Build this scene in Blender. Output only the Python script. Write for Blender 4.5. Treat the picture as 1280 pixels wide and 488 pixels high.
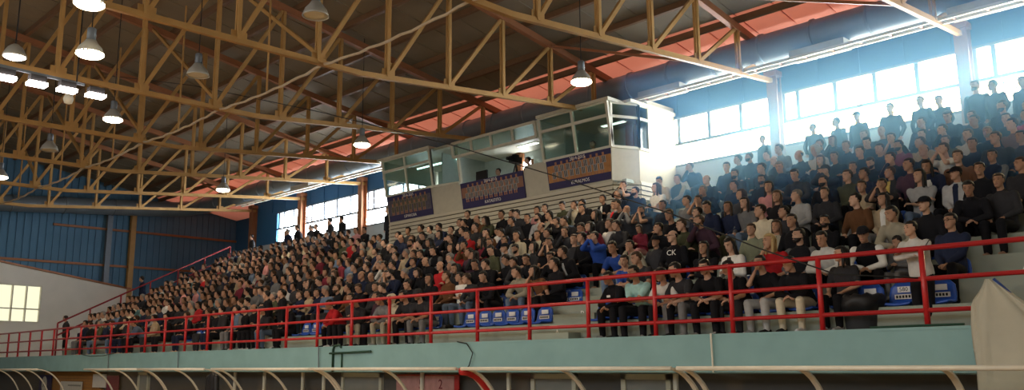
import bpy, bmesh, math, random
import numpy as np
from mathutils import Vector, Matrix, Euler

for o in list(bpy.data.objects):
    bpy.data.objects.remove(o, do_unlink=True)
SC = bpy.context.scene
COL = SC.collection
R = math.radians
rng = random.Random(11)

# ------------------------------------------------------------------ camera
def make_camera():
    yaw, pitch, roll = .7841, .1885, -.0083
    d = Vector((-math.sin(yaw)*math.cos(pitch), math.cos(yaw)*math.cos(pitch), math.sin(pitch)))
    r = Vector((math.cos(yaw), math.sin(yaw), 0)); u = r.cross(d)
    r2 = r*math.cos(roll) + u*math.sin(roll); u2 = -r*math.sin(roll) + u*math.cos(roll)
    cd = bpy.data.cameras.new('camera'); cd.sensor_width = 36; cd.lens = 36*1100/1280; cd.clip_end = 300; cd.clip_start = .05
    co = bpy.data.objects.new('camera', cd); COL.objects.link(co)
    m = Matrix((r2, u2, -d)).transposed().to_4x4(); m.translation = (0, 0, 1.8)
    co.matrix_world = m
    SC.camera = co
make_camera()
# ------------------------------------------------------------------ world, exposure, daylight
SC.view_settings.view_transform = 'Standard'
SC.view_settings.look = 'None'
SC.view_settings.exposure = 0.12
SC.view_settings.gamma = 1
SC.view_settings.use_curve_mapping = False
try:
    SC.cycles.use_denoising = True
    SC.cycles.max_bounces = 8; SC.cycles.diffuse_bounces = 4; SC.cycles.glossy_bounces = 3
    SC.cycles.transparent_max_bounces = 12; SC.cycles.transmission_bounces = 4; SC.cycles.volume_bounces = 1
    SC.cycles.sample_clamp_indirect = 6
    SC.cycles.volume_step_rate = 4
except Exception:
    pass
W = bpy.data.worlds.new('world'); SC.world = W; W.use_nodes = True
W.node_tree.nodes['Background'].inputs[0].default_value = (.75, .88, 1, 1)
W.node_tree.nodes['Background'].inputs[1].default_value = 2.6
WINDOW_STRENGTH = 26.0
OPPOSITE_STRENGTH = 4.4
WINDOW_COLOUR = (.90, .95, 1.0)
LAMP_POWER = 150
LAMP_COLOUR = (1.0, .80, .52)
LAMP_GLOW = 14
HAZE_DENSITY = .20

# ------------------------------------------------------------------ materials
def mat(name, col, rough=.7, metal=0, var=.12, scale=6, bump=0, spec=.3):
    m = bpy.data.materials.new(name); m.use_nodes = True
    nt = m.node_tree; b = nt.nodes['Principled BSDF']
    b.inputs['Roughness'].default_value = rough; b.inputs['Metallic'].default_value = metal
    b.inputs['Specular IOR Level'].default_value = spec
    tc = nt.nodes.new('ShaderNodeTexCoord'); nz = nt.nodes.new('ShaderNodeTexNoise')
    nz.inputs['Scale'].default_value = scale; nz.inputs['Detail'].default_value = 5
    nt.links.new(tc.outputs['Object'], nz.inputs['Vector'])
    mx = nt.nodes.new('ShaderNodeMix'); mx.data_type = 'RGBA'
    mx.inputs['A'].default_value = tuple(c*(1-var) for c in col)+(1,)
    mx.inputs['B'].default_value = tuple(min(1, c*(1+var)) for c in col)+(1,)
    nt.links.new(nz.outputs['Fac'], mx.inputs['Factor'])
    nt.links.new(mx.outputs['Result'], b.inputs['Base Color'])
    if bump:
        bp = nt.nodes.new('ShaderNodeBump'); bp.inputs['Strength'].default_value = bump; bp.inputs['Distance'].default_value = .02
        nt.links.new(nz.outputs['Fac'], bp.inputs['Height']); nt.links.new(bp.outputs['Normal'], b.inputs['Normal'])
    return m
def emit(name, col, strength):
    m = bpy.data.materials.new(name); m.use_nodes = True; nt = m.node_tree
    nt.nodes.clear()
    e = nt.nodes.new('ShaderNodeEmission'); e.inputs[0].default_value = tuple(col)+(1,); e.inputs[1].default_value = strength
    o = nt.nodes.new('ShaderNodeOutputMaterial'); nt.links.new(e.outputs[0], o.inputs[0])
    return m
def clear(name, tint, alpha_clear=.85, rough=.08):
    m = bpy.data.materials.new(name); m.use_nodes = True; nt = m.node_tree; nt.nodes.clear()
    t = nt.nodes.new('ShaderNodeBsdfTransparent'); t.inputs[0].default_value = tuple(tint)+(1,)
    g = nt.nodes.new('ShaderNodeBsdfGlossy'); g.inputs['Roughness'].default_value = rough
    mx = nt.nodes.new('ShaderNodeMixShader'); mx.inputs[0].default_value = 1-alpha_clear
    o = nt.nodes.new('ShaderNodeOutputMaterial')
    nt.links.new(t.outputs[0], mx.inputs[1]); nt.links.new(g.outputs[0], mx.inputs[2]); nt.links.new(mx.outputs[0], o.inputs[0])
    return m
def object_coloured(name, rough=.85, var=.18, scale=14, spec=.2, attr=False):
    """cloth, skin or hair whose colour is the object's own colour, mottled by noise"""
    m = bpy.data.materials.new(name); m.use_nodes = True; nt = m.node_tree; b = nt.nodes['Principled BSDF']
    b.inputs['Roughness'].default_value = rough; b.inputs['Specular IOR Level'].default_value = spec
    if attr:
        oi = nt.nodes.new('ShaderNodeAttribute'); oi.attribute_name = 'garment'
    else:
        oi = nt.nodes.new('ShaderNodeObjectInfo')
    tc = nt.nodes.new('ShaderNodeTexCoord'); nz = nt.nodes.new('ShaderNodeTexNoise'); nz.inputs['Scale'].default_value = scale
    nt.links.new(tc.outputs['Object'], nz.inputs['Vector'])
    mr = nt.nodes.new('ShaderNodeMapRange'); mr.inputs['To Min'].default_value = 1-var; mr.inputs['To Max'].default_value = 1+var
    nt.links.new(nz.outputs['Fac'], mr.inputs['Value'])
    vm = nt.nodes.new('ShaderNodeVectorMath'); vm.operation = 'SCALE'
    nt.links.new(oi.outputs['Color'], vm.inputs[0]); nt.links.new(mr.outputs['Result'], vm.inputs['Scale'])
    nt.links.new(vm.outputs['Vector'], b.inputs['Base Color'])
    return m
M = dict(
    red=mat('red_gloss_paint', (.50, .018, .022), .35, 0, .15, 9, spec=.5),
    darkred=mat('dark_red_paint', (.22, .02, .025), .5),
    teal=mat('teal_painted_concrete', (.24, .41, .425), .7, 0, .16, 2.2, .15),
    concrete=mat('stand_concrete', (.30, .33, .28), .85, 0, .25, 1.8, .25),
    court=mat('court_boards', (.50, .33, .17), .4, 0, .1, 3),
    bluewall=mat('blue_sheet_wall', (.085, .20, .32), .6, 0, .12, 1.0),
    bluegrey=mat('blue_grey_wall', (.028, .12, .25), .65, 0, .1, 1.0),
    greywall=mat('pale_grey_plaster', (.42, .47, .50), .85, 0, .12, 1.5, .1),
    whitewall=mat('cream_white_plaster', (.74, .71, .63), .85, 0, .1, 1.2, .1),
    ceil=mat('ceiling_board', (.23, .195, .14), .85, 0, .2, .8),
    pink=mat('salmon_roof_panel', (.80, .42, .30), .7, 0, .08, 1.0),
    ochre=mat('ochre_steel_paint', (.44, .26, .09), .5, .1, .22, 3),
    orange=mat('orange_steel_paint', (.33, .14, .065), .5, .1, .18, 3),
    greysteel=mat('blue_grey_steel', (.16, .19, .22), .5, .3),
    duct=mat('duct_sheet_metal', (.20, .24, .27), .45, .35, .15, 1.5),
    whitepaint=mat('white_metal_frame', (.66, .64, .52), .5),
    siding=mat('white_lap_siding', (.56, .52, .42), .6, 0, .1, 2),
    gap=mat('painted_lap_shadow', (.10, .085, .06), .8),
    boothpanel=mat('booth_panel', (.50, .47, .38), .65),
    boothin=mat('booth_interior', (.42, .48, .45), .8),
    glass=clear('window_glass', (.70, .80, .78), .94),
    plexi=clear('clear_acrylic_sheet', (.86, .88, .86), .90, .15),
    black=mat('black_plastic', (.012, .012, .014), .45),
    darkgrey=mat('dark_grey_plastic', (.045, .045, .05), .6),
    pale=mat('pale_tube', (.78, .74, .64), .45, .1),
    rope=mat('pale_lagged_pipe', (.50, .41, .29), .7, 0, .2, 12),
    purlin=mat('brown_purlin_paint', (.17, .095, .05), .6, 0, .2, 3),
    cable=mat('black_cable', (.02, .02, .02), .6),
    lampcap=mat('grey_lamp_housing', (.42, .42, .38), .45, .3),
    lampglow=emit('lamp_glow', (1, .86, .60), LAMP_GLOW),
    flood=emit('floodlight_glow', (1, .86, .78), 22),
    tube=emit('fluorescent_glow', (.65, 1, .92), 5),
    fillglow=emit('fill_panel_glow', (.85, 1, .85), 3),
    window=emit('bright_daylight_pane', WINDOW_COLOUR, WINDOW_STRENGTH),
    window_near=emit('opposite_daylight_pane', (.95, .97, 1.0), OPPOSITE_STRENGTH),
    window2=emit('yellow_daylight_pane', (1, .95, .66), 1.0),
    seat=mat('blue_seat_plastic', (.02, .085, .42), .35, 0, .08, spec=.5),
    whiteseat=mat('white_seat_plastic', (.60, .60, .55), .4),
    plate=mat('white_number_plate', (.75, .76, .75), .5),
    ink=mat('black_print', (.015, .015, .018), .6),
    whiteink=mat('white_print', (.82, .80, .76), .6),
    tarp=mat('off_white_cloth', (.47, .45, .37), .85, 0, .14, 3, .4),
    brick=mat('orange_brown_wall', (.42, .20, .06), .8, 0, .25, 8, .3),
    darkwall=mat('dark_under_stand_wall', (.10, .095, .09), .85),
    door=mat('grey_door', (.28, .28, .26), .6),
    poster=mat('white_poster', (.62, .60, .56), .7),
    navyprint=mat('navy_print', (.035, .03, .10), .6),
    goldprint=mat('orange_brown_print', (.40, .19, .07), .6, 0, .5, 5),
    skinprint=mat('skin_print', (.36, .17, .10), .6),
    stripeprint=mat('grey_white_print', (.38, .36, .35), .6),
    greenpipe=mat('dark_green_pipe', (.03, .08, .055), .5, .3),
    bluesign=mat('blue_sign', (.03, .07, .26), .5),
    skin=object_coloured('skin', .6, .08, 20, .35),
    cloth=object_coloured('cloth', .9, .22, 12, .15),
    hair=object_coloured('hair', .55, .25, 40, .35),
    crowd=object_coloured('crowd_cloth_and_skin', .85, .2, 6, .2, True),
    eye=mat('dark_eye', (.02, .014, .01), .3),
    lip=mat('lips', (.30, .10, .085), .5),
)
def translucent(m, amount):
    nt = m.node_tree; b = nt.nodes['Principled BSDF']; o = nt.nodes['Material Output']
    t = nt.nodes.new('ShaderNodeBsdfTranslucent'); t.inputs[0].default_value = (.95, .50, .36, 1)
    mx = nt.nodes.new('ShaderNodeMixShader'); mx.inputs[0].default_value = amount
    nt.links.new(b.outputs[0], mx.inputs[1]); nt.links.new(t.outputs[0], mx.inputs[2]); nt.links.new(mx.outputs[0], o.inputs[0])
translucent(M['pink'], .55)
# ------------------------------------------------------------------ mesh helpers
class MB:
    def __init__(s): s.v = []; s.f = []; s.mi = []
    def add(s, vs, fs, mi=0):
        n = len(s.v); s.v += [tuple(p) for p in vs]; s.f += [tuple(i+n for i in q) for q in fs]; s.mi += [mi]*len(fs)
        return s
    def box(s, c, size, mi=0, rot=None):
        hx, hy, hz = size[0]/2, size[1]/2, size[2]/2
        vs = [Vector((x, y, z)) for x in (-hx, hx) for y in (-hy, hy) for z in (-hz, hz)]
        if rot is not None: vs = [rot @ p for p in vs]
        c = Vector(c)
        return s.add([p+c for p in vs], [(0, 1, 3, 2), (4, 6, 7, 5), (0, 4, 5, 1), (2, 3, 7, 6), (0, 2, 6, 4), (1, 5, 7, 3)], mi)
    def boxm(s, a, b, mi=0):
        return s.box([(a[i]+b[i])/2 for i in range(3)], [abs(b[i]-a[i]) for i in range(3)], mi)
    def bar(s, a, b, w, h=None, mi=0):
        a, b = Vector(a), Vector(b); d = b-a; h = h or w
        q = d.to_track_quat('Y', 'Z').to_matrix()
        return s.box((a+b)/2, (w, d.length, h), mi, q)
    def tube(s, pts, r, n=8, mi=0, cap=True, r1=None):
        pts = [Vector(p) for p in pts]; vs = []; fs = []; m = len(pts)
        prev = None
        for i, p in enumerate(pts):
            t = (pts[min(i+1, m-1)]-pts[max(i-1, 0)]).normalized()
            ref = Vector((0, 0, 1)) if abs(t.z) < .9 else Vector((1, 0, 0))
            a = t.cross(ref).normalized() if prev is None else (prev - t*prev.dot(t)).normalized()
            prev = a; b = t.cross(a)
            rr = r if r1 is None else r+(r1-r)*i/max(1, m-1)
            vs += [p+(a*math.cos(2*math.pi*k/n)+b*math.sin(2*math.pi*k/n))*rr for k in range(n)]
        for i in range(m-1):
            for k in range(n):
                fs.append((i*n+k, i*n+(k+1) % n, (i+1)*n+(k+1) % n, (i+1)*n+k))
        if cap: fs += [tuple(range(n))[::-1], tuple(range((m-1)*n, m*n))]
        return s.add(vs, fs, mi)
    def rings(s, rs, mi=0, cap=True):
        n = len(rs[0]); vs = [p for r in rs for p in r]; fs = []
        for i in range(len(rs)-1):
            for k in range(n): fs.append((i*n+k, i*n+(k+1) % n, (i+1)*n+(k+1) % n, (i+1)*n+k))
        if cap: fs += [tuple(range(n))[::-1], tuple(range((len(rs)-1)*n, len(rs)*n))]
        return s.add(vs, fs, mi)
    def lathe(s, c, prof, n=20, mi=0):
        c = Vector(c)
        return s.rings([[c+Vector((r*math.cos(2*math.pi*k/n), r*math.sin(2*math.pi*k/n), z)) for k in range(n)] for r, z in prof], mi)
    def capsule(s, a, ra, b, rb, n=10, mi=0, flat=1.0):
        a, b = Vector(a), Vector(b); d = b-a
        t = d.normalized() if d.length > 1e-6 else Vector((0, 0, 1))
        ref = Vector((0, 0, 1)) if abs(t.z) < .9 else Vector((1, 0, 0))
        x = t.cross(ref).normalized(); y = t.cross(x)
        rs = []
        for j in range(4):
            ph = math.pi/2*(j+.35)/3.35
            rs.append([a - t*ra*math.cos(ph) + (x*math.cos(2*math.pi*k/n)+y*flat*math.sin(2*math.pi*k/n))*ra*math.sin(ph) for k in range(n)])
        for j in range(4):
            ph = math.pi/2*(3-j+.35)/3.35
            rs.append([b + t*rb*math.cos(ph) + (x*math.cos(2*math.pi*k/n)+y*flat*math.sin(2*math.pi*k/n))*rb*math.sin(ph) for k in range(n)])
        return s.rings(rs, mi)
    def ell(s, c, r, m=None, n=14, k=9, mi=0):
        c = Vector(c); rs = []
        for j in range(k):
            ph = math.pi*(j+.25)/(k-.5)
            ring = []
            for i in range(n):
                p = Vector((r[0]*math.sin(ph)*math.cos(2*math.pi*i/n), r[1]*math.sin(ph)*math.sin(2*math.pi*i/n), -r[2]*math.cos(ph)))
                ring.append((m @ p if m else p)+c)
            rs.append(ring)
        return s.rings(rs, mi)
    def xf(s, mtx):
        s.v = [tuple(mtx @ Vector(p)) for p in s.v]; return s
    def merge(s, o, mtx=None):
        return s.add([mtx @ Vector(p) if mtx else p for p in o.v], o.f) if not any(o.mi) else s._mm(o, mtx)
    def _mm(s, o, mtx):
        n = len(s.v); s.v += [tuple(mtx @ Vector(p)) if mtx else p for p in o.v]; s.f += [tuple(i+n for i in q) for q in o.f]; s.mi += o.mi; return s
    def mesh(s, name, mats, smooth=False):
        me = bpy.data.meshes.new(name); me.from_pydata(s.v, [], s.f)
        for m in (mats if isinstance(mats, (list, tuple)) else [mats]): me.materials.append(m)
        me.polygons.foreach_set('material_index', s.mi)
        if smooth: me.polygons.foreach_set('use_smooth', [True]*len(me.polygons))
        bm = bmesh.new(); bm.from_mesh(me); bmesh.ops.recalc_face_normals(bm, faces=bm.faces); bm.to_mesh(me); bm.free()
        me.update(); return me
    def build(s, name, mats, parent=None, smooth=False, loc=None):
        return link(name, s.mesh(name, mats, smooth), parent, loc)
def link(name, me, parent=None, loc=None):
    o = bpy.data.objects.new(name, me); COL.objects.link(o)
    if loc is not None: o.location = loc
    if parent is not None: o.parent = parent
    return o
def tag(o, label=None, cat=None, group=None, kind=None):
    if label: o['label'] = label
    if cat: o['category'] = cat
    if group: o['group'] = group
    if kind: o['kind'] = kind
    return o
def thing(name, label, cat, loc=(0, 0, 0), rz=0, group=None):
    o = bpy.data.objects.new(name, None); COL.objects.link(o); o.location = loc; o.rotation_euler = (0, 0, rz)
    o.empty_display_size = .1
    return tag(o, label, cat, group)
def struct(name, mb, m, smooth=False):
    return tag(mb.build(name, m, smooth=smooth), kind='structure')
def copy_tree(o, parent=None):
    c = o.copy(); COL.objects.link(c)
    if parent is not None: c.parent = parent
    for ch in list(o.children): copy_tree(ch, c)
    return c
def bevel(o, w=.01, seg=2):
    b = o.modifiers.new('bevel', 'BEVEL'); b.width = w; b.segments = seg; b.limit_method = 'ANGLE'; return o
def remesh(mb, voxel, smooth=3, name='m'):
    me = mb.mesh(name, M['cloth']); o = bpy.data.objects.new(name, me); COL.objects.link(o)
    r = o.modifiers.new('r', 'REMESH'); r.mode = 'VOXEL'; r.voxel_size = voxel; r.use_smooth_shade = True
    if smooth:
        s = o.modifiers.new('s', 'SMOOTH'); s.factor = .5; s.iterations = smooth
    dg = bpy.context.evaluated_depsgraph_get(); dg.update()
    out = bpy.data.meshes.new_from_object(o.evaluated_get(dg))
    bpy.data.objects.remove(o, do_unlink=True); bpy.data.meshes.remove(me)
    return out
def arrays(me):
    v = np.empty(len(me.vertices)*3); me.vertices.foreach_get('co', v)
    return [tuple(p) for p in v.reshape(-1, 3)], [tuple(p.vertices) for p in me.polygons]
def text_mesh(txt, size, name='text', depth=.002):
    cu = bpy.data.curves.new(name, 'FONT'); cu.body = txt; cu.size = size; cu.align_x = 'CENTER'; cu.align_y = 'CENTER'; cu.extrude = depth; cu.resolution_u = 2
    o = bpy.data.objects.new(name, cu); COL.objects.link(o)
    dg = bpy.context.evaluated_depsgraph_get(); dg.update()
    me = bpy.data.meshes.new_from_object(o.evaluated_get(dg)); bpy.data.objects.remove(o, do_unlink=True)
    return me
def text_obj(txt, size, m, parent, loc, rot=(math.pi/2, 0, 0), name='lettering'):
    me = text_mesh(txt, size, name); me.materials.clear(); me.materials.append(m)
    o = link(name, me, parent, loc); o.rotation_euler = rot; return o

# ------------------------------------------------------------------ main levels
XL, XR = -50.0, 3.5                # end walls
YB, YN = 23.2, -10.0               # window wall behind the stand, near side wall
ZA, RISE, YA, TREAD = 2.55, .395, 12.9, .77    # first seat step and the run of the steps
STX0, STX1 = -39.0, 1.0            # length of the stand
ZW = 6.25                          # top walkway
def rowz(k): return ZA+RISE*k
def rowy(k): return YA+TREAD*k
def roofz(y): return 11.35+.163*(21.1-y) if y > 0 else 11.35+.163*21.1+.163*y
def chordz(y): return 8.85 if y < 12.1 else 8.85+.0946*(y-12.1)
TRUSS_X = (-6.85, -12.07, -17.3, -22.5, -27.6, -32.6, -37.7, -42.5)

# ------------------------------------------------------------------ structure
struct('floor', MB().boxm((XL-.3, YN-.2, -.2), (XR+.3, 24.2, 0)), M['court'])
b = MB()
for k in range(10):                 # stepped concrete stand: closed profile per step
    b.boxm((STX0, rowy(k), 1.9 if k < 1 else rowz(k-1)-.3), (STX1, rowy(k+1)+.3 if k < 9 else 20.6, rowz(k)))
b.boxm((STX0, 20.0, 5.6), (STX1, YB, ZW)); b.boxm((XL, 12.5, 1.95), (STX1, 13.0, 2.15))
b.boxm((XL, 12.9, 1.95), (STX0, 26, 2.15))
for k in range(10):                 # half steps of the two aisles
    b.boxm((-12.15, rowy(k)-.36, rowz(k)-RISE-.02), (-11.05, rowy(k)+.02, rowz(k)-RISE*.5))
for k in range(10):
    b.boxm((-3.3, rowy(k)-.36, rowz(k)-RISE-.02), (-2.2, rowy(k)+.02, rowz(k)-RISE*.5))
struct('floor_stand', b, M['concrete'])
b = MB(); b.boxm((XL, 12.42, 1.62), (STX1, 12.69, 2.225)); b.boxm((XL, 12.412, 2.19), (STX1, 12.7, 2.23)); b.boxm((XL, 12.5, 1.6), (STX1, 13.3, 1.96))
struct('trim_fascia', b, M['teal'])
# wall under the stand, with an orange-brown stretch
struct('wall_understand', MB().boxm((XL, 13.2, 0), (STX1, 13.5, 1.95)), M['darkwall'])
b = MB()
for r_ in range(14):
    for c_ in range(12):
        x0 = -41.6+.52*c_+(.26 if r_ % 2 else 0); b.boxm((x0, 13.12, .12*r_+.005), (x0+.51, 13.2, .12*r_+.113))
struct('wall_brick', b, M['brick'])
# end wall: ribbed blue sheet above, girts, columns
b = MB(); y = 8.0
while y < 26:
    b.boxm((XL-.12, y, 0), (XL, y+.30, 14.6)); b.boxm((XL-.12, y+.3, 0), (XL-.045, y+.36, 14.6)); y += .36
b.boxm((XL-.2, YN, 0), (XL-.12, 26.2, 14.9))
struct('wall_left', b, M['bluewall'])
struct('wall_right', MB().boxm((XR, YN, 0), (XR+.15, YB, 15)), M['greywall'])
struct('wall_near', MB().boxm((XL, YN-.15, 0), (XR, YN, 6.0)).boxm((XL, YN-.15, 9.2), (XR, YN, 15)).boxm((XL, YN-.15, 6), (-30, YN, 9.2)), M['greywall'])
b = MB(); b.boxm((-30, YN-.1, 6.0), (XR, YN-.06, 9.2)); wo = struct('window_near', b, M['window_near'])
b = MB()
for i in range(14): b.boxm((-30+2.5*i-.05, YN-.06, 6.0), (-30+2.5*i+.05, YN+.02, 9.2))
b.boxm((-30, YN-.06, 7.5), (XR, YN, 7.58)); b.build('window_frame', M['greysteel'], wo)
b = MB()
for z, y0 in ((9.25, 15.5), (7.25, 9.0)): b.boxm((XL, y0, z-.06), (XL+.12, 26, z+.06))
b.bar((XL+.06, 9, 9.45), (XL+.06, 26, 11.05), .14, .16)
b.bar((XL+.06, 9, 6.9), (XL+.06, 19.0, 6.1), .1)
struct('trim_girts', b, M['orange'])
# diagonal white wall of the annexe at the far corner
P0 = Vector((XL+.3, 19.3, 0)); dv = Vector((math.sin(R(12)), -math.cos(R(12)), 0))
nv = Vector((-dv.y, dv.x, 0))
def on_annexe(s, z, off=0): return P0+dv*s+nv*off+Vector((0, 0, z))
b = MB()
def apanel(mb, s0, s1, z0, z1, o0=0, o1=-.15, mi=0):
    p = [on_annexe(s, z, o) for o in (o0, o1) for s, z in ((s0, z0), (s1, z0), (s1, z1(s1) if callable(z1) else z1), (s0, z1(s0) if callable(z1) else z1))]
    mb.add(p, [(0, 1, 2, 3), (7, 6, 5, 4), (0, 4, 5, 1), (1, 5, 6, 2), (2, 6, 7, 3), (3, 7, 4, 0)], mi)
AW0, AW1, AZ0, AZ1 = 4.55, 6.75, 4.0, 5.82
def atop(s): return 6.02+.126*s
apanel(b, -.6, AW0, 2.15, atop); apanel(b, AW0, AW1, 2.15, AZ0); apanel(b, AW0, AW1, AZ1, atop); apanel(b, AW1, 9, 2.15, atop)
struct('wall_annexe', b, M['whitewall'])
b = MB(); apanel(b, AW0, AW1, AZ0, AZ1, -.10, -.13)
wo = struct('window_annexe', b, M['window2'])
b = MB()
for s0, s1, z0, z1 in ((AW0, AW1, AZ0-.03, AZ0+.03), (AW0, AW1, AZ1-.03, AZ1+.03), (AW0, AW1, 4.62, 4.68), (AW0-.03, AW0+.03, AZ0, AZ1), (AW1-.03, AW1+.03, AZ0, AZ1),
                       (5.25, 5.31, AZ0, AZ1), (5.95, 6.01, AZ0, AZ1)):
    apanel(b, s0, s1, z0, z1, .02, -.09)
f = b.build('window_frame', M['whitepaint'], wo)
struct('trim_annexe', MB().bar(on_annexe(-.6, atop(-.6)+.05, .03), on_annexe(9, atop(9)+.05, .03), .12, .1), M['orange'])
# window wall behind the stand
ZS, ZM, ZT = 7.95, 8.66, 9.52
WX0, WX1 = -40.3, 0.5
b = MB()
b.boxm((-42.75, YB, 0), (XR, YB+.25, ZS)); struct('wall_back', b, M['greywall'])
b = MB(); b.boxm((-42.75, YB, ZT), (XR, YB+.25, 14)); b.boxm((-42.75, YB, ZS), (WX0, YB+.25, ZT)); b.boxm((-42.75, YB, 2), (-42.5, 26.2, 14)); b.boxm((XL, 26, 2), (-42.5, 26.2, 14)); b.boxm((WX1, YB, ZS), (XR, YB+.25, ZT))
for i in range(37): b.boxm((-42+1.2*i, YB-.03, ZT+.05), (-42+1.2*i+.04, YB, 12))
struct('wall_upper', b, M['bluegrey'])
edges = [0.5]+list(TRUSS_X[:7])+[WX0]
n = 0
for i in range(len(edges)-1):
    x1, x0 = edges[i], edges[i+1]
    if x1 > -15 and x0 < -15.8: pass
    n += 1
    b = MB(); b.boxm((x0, YB+.14, ZM), (x1, YB+.16, ZT)); b.boxm((x0, YB+.14, ZS), (x1, YB+.16, ZM))
    w = struct('window_%d' % n, b, M['window'])
    fr = MB(); t = .05
    fr.boxm((x0, YB+.03, ZM-.05), (x1, YB+.13, ZM+.04)); fr.boxm((x0, YB+.0, ZT-.04), (x1, YB+.13, ZT+.03)); fr.boxm((x0, YB+.0, ZS-.05), (x1, YB+.13, ZS+.03))
    m_ = 4 if x1-x0 > 3 else 2; L = (x1-x0-.75)/m_
    xs = [x0+.18, x0+.62]+[x0+.62+L*j for j in range(1, m_+1)]
    for x in xs: fr.boxm((x-.055, YB+.03, ZM), (x+.055, YB+.13, ZT))
    fr.build('window_frame', M['greysteel'], w)
    lv = MB(); x = x0+.2; j = 0      # lower band: louvre strips with little clips
    for z in (8.12, 8.3, 8.48): lv.boxm((x0, YB+.08, z-.008), (x1, YB+.1, z+.008))
    while x < x1-.1:
        for q, z in enumerate((8.12, 8.3, 8.48)):
            if (j+q) % 2 == 0: lv.boxm((x-.035, YB+.07, z-.02), (x+.035, YB+.1, z+.02))
        x += .28; j += 1
    lv.build('louvre_strip', M['greysteel'], w)
# roof
b = MB()
def slab(mb, x0, x1, y0, y1, dz=0, t=.08):
    z0, z1 = roofz(y0)+dz, roofz(y1)+dz
    mb.add([(x0, y0, z0), (x1, y0, z0), (x1, y1, z1), (x0, y1, z1), (x0, y0, z0+t), (x1, y0, z0+t), (x1, y1, z1+t), (x0, y1, z1+t)],
           [(0, 3, 2, 1), (4, 5, 6, 7), (0, 1, 5, 4), (1, 2, 6, 5), (2, 3, 7, 6), (3, 0, 4, 7)])
slab(b, XL-.2, XR+.2, .001, 20.95); slab(b, XL-.2, XR+.2, YN-.2, 0)
x = XL
while x < XR:
    slab(b, x, x+.04, .001, 20.95, -.02, .03); x += 1.15
struct('ceiling', b, M['ceil'])
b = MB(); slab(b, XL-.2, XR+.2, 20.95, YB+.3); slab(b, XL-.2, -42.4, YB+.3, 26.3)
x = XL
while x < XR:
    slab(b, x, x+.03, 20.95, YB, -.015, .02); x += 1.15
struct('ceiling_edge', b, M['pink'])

# scatter volume added to imitate veiling glare of the windows, upper right stand
def haze():
    m = bpy.data.materials.new('glare_haze'); m.use_nodes = True; nt = m.node_tree; nt.nodes.clear()
    v = nt.nodes.new('ShaderNodeVolumeScatter'); v.inputs['Color'].default_value = (.16, .42, 1, 1); v.inputs['Density'].default_value = HAZE_DENSITY; v.inputs['Anisotropy'].default_value = .35
    o = nt.nodes.new('ShaderNodeOutputMaterial'); nt.links.new(v.outputs[0], o.inputs['Volume'])
    b = MB().boxm((-12.9, 16.6, 3.6), (XR-.05, YB-.4, 8.75))
    tag(b.build('glare_haze', m), 'blue scatter volume added to imitate glare before the bright windows at right', 'haze', kind='stuff')
haze()
# ------------------------------------------------------------------ roof steel
ORD = ['first', 'second', 'third', 'fourth', 'fifth', 'sixth', 'seventh', 'eighth', 'ninth', 'tenth', 'eleventh', 'twelfth', 'thirteenth', 'fourteenth',
       'fifteenth', 'sixteenth', 'seventeenth', 'eighteenth', 'nineteenth', 'twentieth']
def ordw(n):
    if n <= 20: return ORD[n-1]
    t = {2: 'twenty', 3: 'thirty', 4: 'forty', 5: 'fifty', 6: 'sixty', 7: 'seventy', 8: 'eighty'}[n//10]
    return t[:-1]+'ieth' if n % 10 == 0 else t+'-'+ORD[n % 10-1]
NODES = [21.1-2.05*k for k in range(11)]
def uz(y): return roofz(y)-.32
truss0 = thing('roof_truss', '', 'roof truss', (0, 0, 0))
MB().bar((0, YB, chordz(YB)), (0, 12.1, 8.85), .11, .13).bar((0, 12.1, 8.85), (0, 0, 8.85), .11, .13).build('bottom_chord', M['ochre'], truss0)
MB().bar((0, YB, uz(YB)), (0, 0, uz(0.01)), .16, .2).build('top_chord', M['orange'], truss0)
for y in NODES:
    MB().bar((-.045, y, chordz(y)), (-.045, y, uz(y)), .05, .09).bar((.045, y, chordz(y)), (.045, y, uz(y)), .05, .09).build('vertical_member', M['ochre'], truss0)
    if y+2.05 < YB:
        MB().bar((0, y, chordz(y)), (0, y+2.05, uz(y+2.05)), .09, .1).build('diagonal_member', M['ochre'], truss0)
    MB().boxm((-.012, y-.16, chordz(y)-.05), (.012, y+.22, chordz(y)+.22)).build('gusset_plate', M['ochre'], truss0)
for i, x in enumerate(TRUSS_X):
    t = truss0 if i == 0 else copy_tree(truss0)
    t.location.x = x
    tag(t, 'ochre steel roof truss, %s from the right, reaching back to the window wall' % ordw(i+1))
# purlins along the hall, just under the boards
for i in range(15):
    y = 21.1-1.55*i
    o = MB().boxm((XL, y-.06, roofz(y)-.2), (XR, y+.06, roofz(y)-.02)).build('roof_purlin', M['purlin'])
    tag(o, 'long brown purlin under the roof boards, %s out from the window wall' % ordw(i+1), 'purlin', 'roof purlins')
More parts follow.
